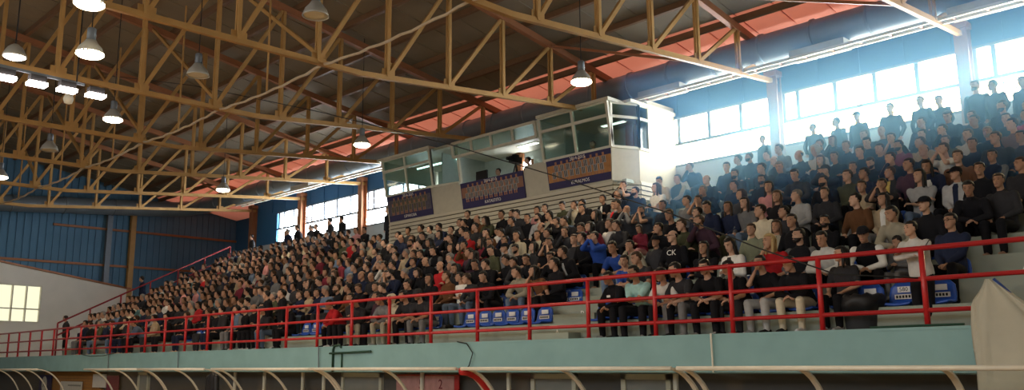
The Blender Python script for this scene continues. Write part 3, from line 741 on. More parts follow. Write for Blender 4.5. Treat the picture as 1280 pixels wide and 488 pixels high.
# row letters on the risers of the lettered steps, little blue sign
for k, c in enumerate('ABC'):
    me = text_obj(c, .2, M['whiteink'], None, (-11.65, rowy(k)-.004, rowz(k)-.2), name='row_letter'); tag(me, 'white letter %s painted on a concrete riser of the lettered steps' % c, 'letter')
me = text_obj('A', .2, M['whiteink'], None, (-3.75, rowy(2)-.004, rowz(2)-.2), name='row_letter'); tag(me, 'white letter painted on a riser at the right-end steps', 'letter')
t = thing('small_sign', 'small blue sign with white border on the right-end steps', 'sign', (-3.55, rowy(0)-.012, rowz(0)-.2))
MB().boxm((-.2, 0, -.06), (.2, .012, .06)).build('border', M['plate'], t); MB().boxm((-.18, -.004, -.045), (.18, 0, .045)).build('face', M['bluesign'], t)
# ------------------------------------------------------------------ seats
def make_seat(m, numbered=True):
    t = thing('stadium_seat', '', 'seat')
    # shell: pan and rounded back as one curved sheet with thickness
    prof = [(-.20, .03), (-.19, .055), (-.05, .045), (.08, .05), (.13, .09), (.155, .18), (.175, .30), (.19, .37)]
    wid = [.19, .205, .21, .21, .215, .215, .195, .12]
    b = MB(); nx = 9
    top = [[(w*(2*i/(nx-1)-1), y+.025*(2*i/(nx-1)-1)**2*(-1 if j > 3 else 0), z+.02*(2*i/(nx-1)-1)**2*(1 if j < 4 else 0)) for i in range(nx)] for j, ((y, z), w) in enumerate(zip(prof, wid))]
    bot = [[(p[0], p[1]+(.025 if j > 3 else .004), p[2]-(.025 if j < 5 else 0)) for p in r] for j, r in enumerate(top)]
    vs = [p for r in top for p in r]+[p for r in bot for p in r]; n = len(prof)*nx; fs = []
    for j in range(len(prof)-1):
        for i in range(nx-1):
            a = j*nx+i; fs += [(a, a+1, a+nx+1, a+nx), (n+a, n+a+nx, n+a+nx+1, n+a+1)]
    for j in range(len(prof)-1):
        for i in (0, nx-1):
            a = j*nx+i; fs.append((a, a+nx, n+a+nx, n+a))
    for i in range(nx-1):
        for j in (0, len(prof)-1):
            a = j*nx+i; fs.append((a, a+1, n+a+1, n+a))
    b.add(vs, fs); b.build('shell', m, t, True)
    MB().boxm((-.15, -.1, 0), (.15, .1, .035)).build('mounting', M['greysteel'], t)
    if numbered:
        MB().boxm((-.09, .135, .225), (.09, .150, .31)).build('number_plate', M['plate'], t)
        p = MB().boxm((-.13, .115, .125), (.13, .135, .195)).build('name_plate', M['plate'], t)
        q = MB()
        for i in range(5): q.boxm((-.11+.045*i, .112, .14), (-.08+.045*i, .116, .18))
        q.build('print_line', M['ink'], p)
    return t
BLUE, WHITE = make_seat(M['seat']), make_seat(M['whiteseat'], True)
taken = {}
def seat(k, x, label, src=BLUE, group=None, number=None):
    o = copy_tree(src); o.location = (x, rowy(k)+.27, rowz(k)); tag(o, label, 'seat', group)
    if number: text_obj(number, .085, M['ink'], o, (0, .133, .268), name='number')
    return o
ROWN = ['front', 'second', 'third', 'fourth', 'fifth', 'sixth', 'seventh', 'eighth', 'ninth', 'tenth']
seat(0, -5.12, 'empty blue seat numbered 580 beside the boy at the railing', number='580')
seat(0, -5.62, 'empty blue seat in the front row behind the waste bin', number=None)
seat(1, -5.28, 'blue seat numbered 607 behind the small child in grey', number='607')
seat(2, -6.28, 'empty blue seat numbered 619 left of the person in stone puffer jacket', number='619')
seat(0, -10.75, 'empty blue seat numbered 584 right of the lettered steps', number='584')
for i, x in enumerate((-12.35, -12.85, -13.3, -13.72, -14.15, -14.6)):
    seat(0, x, 'empty blue front row seat, %s left of the lettered steps' % ordw(i+1))
for i, x in enumerate((-12.15, -12.6)): seat(1, x-.05, 'empty blue second row seat, %s left of the lettered steps' % ordw(i+1))
for i, x in enumerate((-20.4, -20.85, -21.3)): seat(0, x, 'empty blue front row seat left of the green standpipe, %s of three' % ordw(i+1))
for i, x in enumerate((-27.3, -27.75)): seat(0, x, 'empty blue front row seat further left, %s of a pair' % ordw(i+1))
for i, x in enumerate((-10.6, -11.3)): seat(3, x, 'white plastic seat among the crowd above the lettered steps, %s from right' % ordw(i+1), WHITE)
for i, (k, x) in enumerate(((0, -4.6), (4, -6.3), (4, -6.75))):
    seat(k, x, 'empty blue seat in the %s row near the right-end steps, %s' % (ROWN[k], 'outer' if i in (0, 1) else 'inner'))
# ------------------------------------------------------------------ people
def ik(S, H, a, b, pole):
    S, H, pole = Vector(S), Vector(H), Vector(pole); d = H-S; L = min(d.length, (a+b)*.995); t = d.normalized()
    c = (a*a-b*b+L*L)/(2*L); h = math.sqrt(max(0, a*a-c*c)); p = (pole-t*pole.dot(t)).normalized()
    return S+t*c+p*h, S+t*L
def pose(kind, yaw):
    P = dict(kind=kind, yaw=yaw, pitch=0, sit=True)
    lean, bend = 4, 4
    hands = {'0': ((-.13, -.30, .235), (.13, -.30, .235)), '1': ((-.02, -.47, .22), (.035, -.49, .20)), '2': ((.13, -.20, .40), (-.13, -.22, .36)),
             '3': None, '4': ((-.05, -.31, .36), (.06, -.30, .34)), '5': ((-.05, -.22, .205), (.05, -.25, .215)), '6': None, '7': ((.16, -.40, .27), (-.16, -.43, .29))}
    pole = [Vector((-.8, .5, -.6)), Vector((.8, .5, -.6))]
    if kind == '1': lean, bend = 30, 12; P['pitch'] = -14; pole = [Vector((-.9, .1, -.2)), Vector((.9, .1, -.2))]
    if kind == '3': lean, bend = 22, 10
    if kind == '6': lean, bend = 18, 8
    if kind == '7': lean, bend = 28, 10; P['pitch'] = -10; pole = [Vector((-1, .1, 0)), Vector((1, .1, 0))]
    if kind == '4': lean, bend = 8, 8; P['pitch'] = -22
    if kind == '5': lean, bend = -9, 2
    if kind in ('S0', 'S1', 'S2'): P['sit'] = False; lean, bend = (2, 2) if kind != 'S1' else (14, 8)
    P0 = Vector((0, 0, .13)) if P['sit'] else Vector((0, 0, .94))
    d1 = Vector((0, -math.sin(R(lean)), math.cos(R(lean)))); d2 = Vector((0, -math.sin(R(lean+bend*.6)), math.cos(R(lean+bend*.6)))); d3 = Vector((0, -math.sin(R(lean+bend)), math.cos(R(lean+bend))))
    wa = P0+d1*.19; ch = wa+d2*.17; nb = ch+d3*.17
    head_dir = Vector((0, -math.sin(R(lean*.45+8)), math.cos(R(lean*.45+8))))
    hc = nb+head_dir*.205+Vector((0, -.012, 0))
    P.update(P0=P0, wa=wa, ch=ch, nb=nb, hc=hc, d1=d1, d2=d2, d3=d3)
    HR = Matrix.Rotation(R(yaw), 3, 'Z') @ Matrix.Rotation(R(-P['pitch']), 3, 'X')
    P['HR'] = HR
    P['HM'] = Matrix.Translation(hc) @ HR.to_4x4()
    Rs, Ls = nb-d3*.055+Vector((-.185, 0, 0)), nb-d3*.055+Vector((.185, 0, 0))
    hd = hands.get(kind)
    if kind == '3': hd = (hc+HR @ Vector((-.02, -.09, -.135)), Vector((.12, -.34, .22))); pole = [Vector((-.3, -.6, -1)), pole[1]]
    if kind == '6': hd = (hc+HR @ Vector((-.04, -.115, -.06)), hc+HR @ Vector((.035, -.115, -.09))); pole = [Vector((-.5, -.3, -1)), Vector((.5, -.3, -1))]
    if kind == 'S0': hd = ((-.25, -.06, .80), (.25, -.06, .80))
    if kind == 'S2': hd = ((-.20, -.12, .92), (.20, -.12, .92)); pole = [Vector((-1, .6, 0)), Vector((1, .6, 0))]
    if kind == 'S1': hd = ((.06, -.36, 1.21), (-.08, -.38, 1.24)); pole = [Vector((-1, 0, -.1)), Vector((1, 0, -.1))]
    arms = []
    for s, h, pl in ((Rs, hd[0], pole[0]), (Ls, hd[1], pole[1])):
        e, hh = ik(s, h, .285, .26, pl); arms.append((s, e, hh))
    P['arms'] = arms
    legs = []
    for s in (-1, 1):
        if P['sit']:
            kx = {'1': .19, '7': .2, '3': .18, '5': .2}.get(kind, .13)
            legs.append((P0+Vector((s*.09, -.02, -.02)), Vector((s*kx, -.45, .13)), Vector((s*(kx-.01), -.42, -.31))))
        else: legs.append((P0+Vector((s*.09, 0, -.02)), Vector((s*.10, -.03, .49)), Vector((s*.11, .0, .08))))
    P['legs'] = legs
    return P
def torso(mb, P, g=0.0, low=0, hem=0):
    N = 16; P0, wa, ch, nb, d1, d2, d3 = (P[k] for k in ('P0', 'wa', 'ch', 'nb', 'd1', 'd2', 'd3'))
    lst = [(P0-d1*.09, .13, .09, d1), (P0-d1*.03, .165, .125, d1), (P0+d1*.07, .165, .122, d1), (wa, .150, .105, d1), (wa+d2*.09, .160, .112, d2), (ch, .175, .115, d2), (ch+d3*.08, .182, .108, d3),
           (nb-d3*.045, .165, .09, d3), (nb-d3*.005, .105, .072, d3), (nb+d3*.02, .065, .06, d3)]
    rs = []
    for c, rx, ry, d in lst[low:]:
        n = Vector((0, d.z, -d.y)); rx += g; ry += g
        rs.append([c+Vector((1, 0, 0))*rx*math.cos(2*math.pi*k/N)+n*ry*math.sin(2*math.pi*k/N) for k in range(N)])
    mb.rings(rs)
HEAD_RINGS = [(-.118, .026, -.080, -.040), (-.105, .042, -.094, -.015), (-.080, .054, -.098, .030), (-.045, .063, -.096, .062), (-.010, .071, -.094, .086), (.025, .075, -.095, .098), (.06, .073, -.088, .098), (.088, .062, -.068, .082), (.108, .042, -.040, .055), (.118, .016, -.008, .022)]
def head_rings(g=0.0, n=20, gy=0.0):
    rs = []
    for z, rx, yf, yb in HEAD_RINGS:
        cy, ry = (yf+yb)/2, (yb-yf)/2
        zz = z*(1+g*6) if z > 0 else z
        rs.append([Vector(((rx+g)*math.cos(2*math.pi*k/n), cy+gy+(ry+g)*math.sin(2*math.pi*k/n), zz)) for k in range(n)])
    return rs
def limbs(mb, P, parts, g=0.0):
    for s, e, h in P['arms']:
        if 'upper' in parts: mb.capsule(s, .058+g, e, .043+g*.9)
        if 'half' in parts: mb.capsule(s, .060+g, s.lerp(e, .62), .056+g)
        if 'fore' in parts: mb.capsule(e, .043+g*.9, e.lerp(h, .93), .028+g*.8)
    for a, k, f in P['legs']:
        if 'leg' in parts:
            mb.capsule(a, .088+g, k, .060+g); mb.capsule(k, .058+g, k.lerp(f, .45), .054+g); mb.capsule(k.lerp(f, .4), .054+g, f, .040+g)
def hand(mb, e, h, side, grip):
    """palm with four bent fingers of different lengths and a thumb leaving its side"""
    t = (h-e).normalized(); ref = Vector((0, 0, 1)) if abs(t.z) < .8 else Vector((0, -1, 0))
    x = t.cross(ref).normalized(); nrm = x.cross(t)
    if nrm.z > 0 and abs(t.z) < .8: nrm = -nrm
    pc = h+t*.045
    for q, ln in ((-.031, .062), (-.010, .072), (.011, .068), (.031, .052)):
        a = pc+x*q+t*.035; m = a+t*ln*.52+nrm*ln*grip*.5; c = m+t*ln*.40*(1-grip)+nrm*ln*.5*grip
        mb.capsule(a-t*.02, .0095, m, .0088, 6); mb.capsule(m, .0088, c, .0075, 6)
    a = pc-t*.02+x*side*.036; m = a+x*side*.022+t*.03+nrm*.012; c = m+t*.028-x*side*.004+nrm*.01
    mb.capsule(a-x*side*.015, .011, m, .0105, 6); mb.capsule(m, .0105, c, .009, 6)
def body_mesh(P, voxel=.013, detail=True):
    mb = MB(); torso(mb, P); limbs(mb, P, ('upper', 'fore', 'leg'))
    mb.capsule(P['nb']-P['d3']*.03, .062, P['hc']+P['HR'] @ Vector((0, .015, -.05)), .052, 12)
    hb = MB(); hb.rings(head_rings())
    if detail:
        hb.capsule((0, -.094, .015), .011, (0, -.112, -.026), .017, 8)
        for s in (-1, 1): hb.ell((s*.076, .005, -.005), (.012, .02, .034)); hb.capsule((s*.014, -.096, .032), .011, (s*.052, -.084, .030), .010, 6)
        hb.capsule((-.018, -.094, -.064), .010, (.018, -.094, -.064), .010, 6)
        hb.capsule((-.012, -.088, -.10), .014, (.012, -.088, -.10), .014, 6)
    mb.merge(hb, P['HM'])
    for (s, e, h) in P['arms']:
        t = (h-e).normalized(); mb.capsule(h-t*.01, .030, h+t*.075, .036, 10, flat=.55)
    for a, k, f in P['legs']: mb.capsule(f+Vector((0, .03, -.035)), .038, f+Vector((0, -.15, -.055)), .026, 8)
    me = remesh(mb, voxel, 2)
    if not detail: return me
    v, fc = arrays(me); bpy.data.meshes.remove(me)
    out = MB(); out.add(v, fc, 0)
    fg = MB()
    for i, (s, e, h) in enumerate(P['arms']): hand(fg, e, h, 1 if i == 0 else -1, .75 if P['kind'] in ('1', '3', '2') else .35)
    out.merge(fg)
    ey = MB()
    for s in (-1, 1):
        ey.ell((s*.032, -.0905, .010), (.013, .006, .0055), None, 8, 5)
        ey.capsule((s*.017, -.1085, .038), .003, (s*.050, -.0965, .037), .003, 5)
    n = len(out.f); out.merge(ey, P['HM'])
    for i in range(n, len(out.f)): out.mi[i] = 1
    n = len(out.f); out.merge(MB().capsule((-.02, -.104, -.065), .006, (.02, -.104, -.065), .006, 5), P['HM'])
    for i in range(n, len(out.f)): out.mi[i] = 2
    return out.mesh('person_body', [M['skin'], M['eye'], M['lip']], True)
def garment(P, kind, voxel=.016):
    mb = MB()
    if kind == 'jacket':
        torso(mb, P, .030, 1); limbs(mb, P, ('upper', 'fore'), .022)
        mb.capsule(P['nb']-P['d3']*.005+Vector((0, .01, 0)), .082, P['nb']+P['d3']*.035+Vector((0, .012, 0)), .072, 14)
        for s, e, h in P['arms']: mb.capsule(e.lerp(h, .86), .044, e.lerp(h, .96), .044)
    elif kind == 'sweater':
        torso(mb, P, .022, 1); limbs(mb, P, ('upper', 'fore'), .016)
    elif kind == 'tee':
        torso(mb, P, .018, 1); limbs(mb, P, ('half',), .014)
    elif kind == 'vest':
        torso(mb, P, .045, 1)
        mb.capsule(P['nb']-P['d3']*.005+Vector((0, .01, 0)), .088, P['nb']+P['d3']*.03+Vector((0, .012, 0)), .078, 14)
    elif kind == 'trousers':
        N = 16; d = P['d1']; n = Vector((0, d.z, -d.y)); P0 = P['P0']
        mb.rings([[P0+d*a+Vector((1, 0, 0))*rx*math.cos(2*math.pi*k/N)+n*ry*math.sin(2*math.pi*k/N) for k in range(N)] for a, rx, ry in ((-.10, .14, .10), (-.04, .185, .145), (.03, .185, .142), (.07, .178, .135))])
        limbs(mb, P, ('leg',), .018)
    elif kind == 'hood_down':
        mb.capsule(P['nb']+Vector((-.07, .05, .0)), .05, P['nb']+Vector((0, .095, -.015)), .058); mb.capsule(P['nb']+Vector((.07, .05, .0)), .05, P['nb']+Vector((0, .095, -.015)), .058)
    me = remesh(mb, voxel, 4); me.materials.clear(); me.materials.append(M['cloth']); return me
def shirt_front(P):
    """strip of shirt seen between the open fronts of a jacket"""
    mb = MB(); P0, wa, ch, nb = P['P0'], P['wa'], P['ch'], P['nb']; rs = []
    for c, d, ry, w in ((P0+P['d1']*.07, P['d1'], .155, .05), (wa, P['d1'], .138, .05), (ch, P['d2'], .148, .055), (nb-P['d3']*.07, P['d3'], .135, .06), (nb-P['d3']*.0, P['d3'], .10, .045)):
        n = Vector((0, d.z, -d.y)); rs.append([c-n*(ry-.02)+Vector((w*math.cos(2*math.pi*k/10), 0, 0))+n*(.022*math.sin(2*math.pi*k/10)) for k in range(10)])
    mb.rings(rs); return mb.mesh('shirt_front', M['cloth'], True)
def hair_mesh(kind):
    mb = MB(); n = 24; g = {'short': .012, 'long': .015, 'bald': .004, 'curly': .024}[kind]
    fine = []
    rr = head_rings(g, n, .004)
    for a, b_ in zip(rr, rr[1:]):
        for q in range(3): fine.append([p.lerp(r_, q/3) for p, r_ in zip(a, b_)])
    fine.append(rr[-1])
    def keep(p):
        if kind == 'bald': return p.z < .055 and p.z > -.03 and p.y > .0
        if p.y < -.055: return p.z > .066
        if p.y < -.01: return p.z > .035-.9*(p.y+.01) if p.y < -.03 else p.z > .02
        return p.z > (-.06 if p.y > .04 else -.01)
    V = [p for r_ in fine for p in r_]; F = []
    for i in range(len(fine)-1):
        for k in range(n):
            q = (i*n+k, i*n+(k+1) % n, (i+1)*n+(k+1) % n, (i+1)*n+k)
            if all(keep(V[j]) for j in q): F.append(q)
    if kind != 'bald': F.append(tuple(range((len(fine)-1)*n, len(fine)*n)))
    mb.add(V, F)
    me = mb.mesh('h', M['hair'], True)
    bm = bmesh.new(); bm.from_mesh(me)
    bmesh.ops.delete(bm, geom=[v for v in bm.verts if not v.link_faces], context='VERTS')
    bmesh.ops.solidify(bm, geom=bm.faces[:], thickness=.012 if kind != 'bald' else .004)
    r_ = random.Random(3)
    if kind != 'bald':
        for v in bm.verts: v.co += v.normal*r_.uniform(-.003, .006)*(3 if kind == 'curly' else 1)
    bm.to_mesh(me); bm.free()
    if kind == 'long':
        v, f = arrays(me); o = MB().add(v, f)
        o.capsule((0, .065, .03), .085, (0, .085, -.22), .06, 12, flat=.6)
        for s in (-1, 1): o.capsule((s*.072, .02, .02), .035, (s*.085, -.005, -.20), .024, 8)
        me = o.mesh('hair', M['hair'], True)
    me.name = 'hair'; return me
def cap_mesh():
    rr = head_rings(.018, 24, .002); mb = MB(); rs = [r_ for r_ in rr if r_[0].z > .02]; mb.rings(rs, cap=False); mb.add(rs[-1], [tuple(range(24))])
    vs = []
    for i in range(9):
        a = R(200+140*i/8); vs.append((.088*math.cos(a), .085*math.sin(a)-.005, .045)); 
    for i in range(9):
        a = R(200+140*i/8); vs.append((.092*math.cos(a), .17*math.sin(a)-.01, .030))
    top = [Vector(p) for p in vs]; n = len(top); allv = top+[p+Vector((0, 0, -.008)) for p in top]
    f = [(i, i+1, 9+i+1, 9+i) for i in range(8)]+[(n+i, n+9+i, n+9+i+1, n+i+1) for i in range(8)]+[(9+i, 9+i+1, n+9+i+1, n+9+i) for i in range(8)]
    mb.add(allv, f); return mb.mesh('cap', M['cloth'], True)
def beard_mesh():
    rr = head_rings(.007, 20); fine = rr[:5]; V = [p for r_ in fine for p in r_]; F = []
    for i in range(len(fine)-1):
        for k in range(20):
            q = (i*20+k, i*20+(k+1) % 20, (i+1)*20+(k+1) % 20, (i+1)*20+k)
            if all(V[j].y < .01 and V[j].z < -.04 for j in q): F.append(q)
    F.append(tuple(range(20))[::-1])
    me = MB().add(V, F).mesh('beard', M['hair'], True); bm = bmesh.new(); bm.from_mesh(me); bmesh.ops.delete(bm, geom=[v for v in bm.verts if not v.link_faces], context='VERTS'); bm.to_mesh(me); bm.free(); return me
def glasses_mesh():
    mb = MB()
    for s in (-1, 1):
        mb.tube([(s*.033+.022*math.cos(q*math.pi/6), -.108, .010+.017*math.sin(q*math.pi/6)) for q in range(13)], .003, 5)
        mb.tube([(s*.056, -.106, .014), (s*.078, -.03, .016), (s*.078, .02, .01)], .003, 5)
    mb.tube([(-.012, -.108, .013), (.012, -.108, .013)], .003, 5); return mb.mesh('glasses', M['black'], True)
def hood_mesh():
    rr = head_rings(.036, 24, .014); fine = rr[1:]; V = [p for r_ in fine for p in r_]; F = []
    for i in range(len(fine)-1):
        for k in range(24):
            q = (i*24+k, i*24+(k+1) % 24, (i+1)*24+(k+1) % 24, (i+1)*24+k)
            if all(V[j].y > -.065 or V[j].z > .085 for j in q): F.append(q)
    F.append(tuple(range((len(fine)-1)*24, len(fine)*24)))
    me = MB().add(V, F).mesh('hood', M['cloth'], True)
    bm = bmesh.new(); bm.from_mesh(me); bmesh.ops.delete(bm, geom=[v for v in bm.verts if not v.link_faces], context='VERTS'); bmesh.ops.solidify(bm, geom=bm.faces[:], thickness=.018); bm.to_mesh(me); bm.free()
    v, f = arrays(me); o = MB().add(v, f); o.capsule((-.07, .02, -.14), .05, (.07, .02, -.14), .05, 10); return o.mesh('hood', M['cloth'], True)
CACHE = {}
def cached(key, fn):
    if key not in CACHE: CACHE[key] = fn()
    return CACHE[key]
POSES = {}
def get_pose(kind, yaw):
    return cached(('P', kind, yaw), lambda: pose(kind, yaw))
def shoe_mesh(P, i):
    a, k, f = P['legs'][i]; mb = MB()
    mb.capsule(f+Vector((0, .035, -.03)), .052, f+Vector((0, -.15, -.052)), .040, 10); mb.capsule(f+Vector((0, 0, .02)), .052, f+Vector((0, .02, -.03)), .055, 10)
    me = remesh(mb, .014, 2); me.materials.clear(); me.materials.append(M['cloth']); return me
PAL = dict(black=(.011, .011, .014), charcoal=(.035, .035, .04), navy=(.016, .022, .05), grey=(.15, .15, .155), lightgrey=(.36, .36, .36), white=(.68, .67, .64), cream=(.58, .51, .38), beige=(.38, .30, .20), stone=(.33, .30, .23),
           brown=(.14, .065, .03), red=(.42, .02, .025), maroon=(.16, .02, .035), pink=(.48, .22, .22), blue=(.025, .07, .32), teal=(.10, .20, .22), mint=(.36, .60, .58), sage=(.24, .26, .18), olive=(.075, .08, .045), plum=(.07, .035, .055),
           denim=(.12, .17, .26), yellow=(.55, .42, .12))
HAIRC = dict(dark=(.010, .008, .007), brown=(.045, .025, .014), blonde=(.42, .29, .13), grey=(.20, .19, .18))
SKINS = [(.44, .25, .165), (.50, .295, .20), (.38, .21, .135), (.54, .33, .235), (.42, .235, .15)]
GARM = dict(j='jacket', t='T-shirt', h='hoodie', v='vest', o='open jacket', c='cardigan', H='hooded top', S='jacket')
def part(name, me, parent, col, mtx=None):
    o = bpy.data.objects.new(name, me); COL.objects.link(o); o.parent = parent; o.color = tuple(col)+(1,)
    if mtx is not None: o.matrix_local = mtx
    return o
def vary(c, r_, a=.18):
    k = 1+r_.uniform(-a, a); return tuple(max(.004, min(1, q*k)) for q in c)
def person(loc, rz, sc, typ, col, hair, kind, pants, extra, r_, shoes=False, yaw=None):
    col, _, inner = col.partition('/')
    if yaw is None: yaw = r_.choice((-34, -34, 4, -12) if kind in ('0', '5') else (-30, 2))
    P = get_pose(kind, yaw)
    t = thing('person', '', 'person', loc, rz); t.scale = (sc, sc, sc)
    skin = vary(r_.choice(SKINS), r_, .08)
    part('body', cached(('B', kind, yaw), lambda: body_mesh(P)), t, skin)
    C = vary(PAL[col], r_)
    g = dict(j='jacket', t='tee', h='jacket', v='vest', o='jacket', c='sweater', H='jacket', S='jacket')[typ[0]]
    nm = dict(jacket='jacket', tee='t_shirt', vest='vest', sweater='cardigan')[g]
    if typ[0] == 'h': nm = 'hoodie'
    part(nm, cached(('G', kind, g), lambda: garment(P, g)), t, C)
    if typ[0] == 'h': part('hood', cached(('G', kind, 'hd'), lambda: garment(P, 'hood_down')), t, C)
    if typ[0] == 'v': part('sweater', cached(('G', kind, 'sweater'), lambda: garment(P, 'sweater')), t, vary(PAL[inner or 'grey'], r_))
    if typ[0] in 'oc' and inner: part('shirt', cached(('G', kind, 'sf'), lambda: shirt_front(P)), t, vary(PAL[inner], r_))
    part('trousers', cached(('G', kind, 'trousers'), lambda: garment(P, 'trousers')), t, vary(PAL[pants], r_))
    if shoes:
        for i in (0, 1): part('shoe', cached(('S', kind, i), lambda: shoe_mesh(P, i)), t, r_.choice(((.5, .5, .5), (.02, .02, .02), (.3, .3, .3), (.02, .02, .02))))
    hk, hc = {'s': ('short', 'dark'), 'b': ('short', 'brown'), 'l': ('long', 'dark'), 'lb': ('long', 'brown'), 'bl': ('long', 'blonde'), 'bald': ('bald', 'dark'), 'gr': ('short', 'grey'), 'cap': ('cap', 'dark'), 'beard': ('short', 'dark'), 'glasses': ('short', 'dark'), 'cu': ('curly', 'brown')}[hair]
    hcol = vary(HAIRC[hc], r_)
    if typ[0] == 'H': part('hood', cached('hood', hood_mesh), t, C, P['HM'])
    else:
        part('hair', cached(('hair', 'short' if hk == 'cap' else hk), lambda: hair_mesh('short' if hk == 'cap' else hk)), t, hcol, P['HM'])
    if hk == 'cap': part('cap', cached('cap', cap_mesh), t, vary(PAL[r_.choice(('black', 'navy', 'charcoal'))], r_), P['HM'])
    if hair == 'beard' or (hk == 'short' and extra == '-' and r_.random() < .06): part('beard', cached('beard', beard_mesh), t, hcol, P['HM'])
    if hair == 'glasses' or (hair == 'bald' and extra == 'ck'): part('glasses', cached('glasses', glasses_mesh), t, (0, 0, 0), P['HM'])
    return t, P
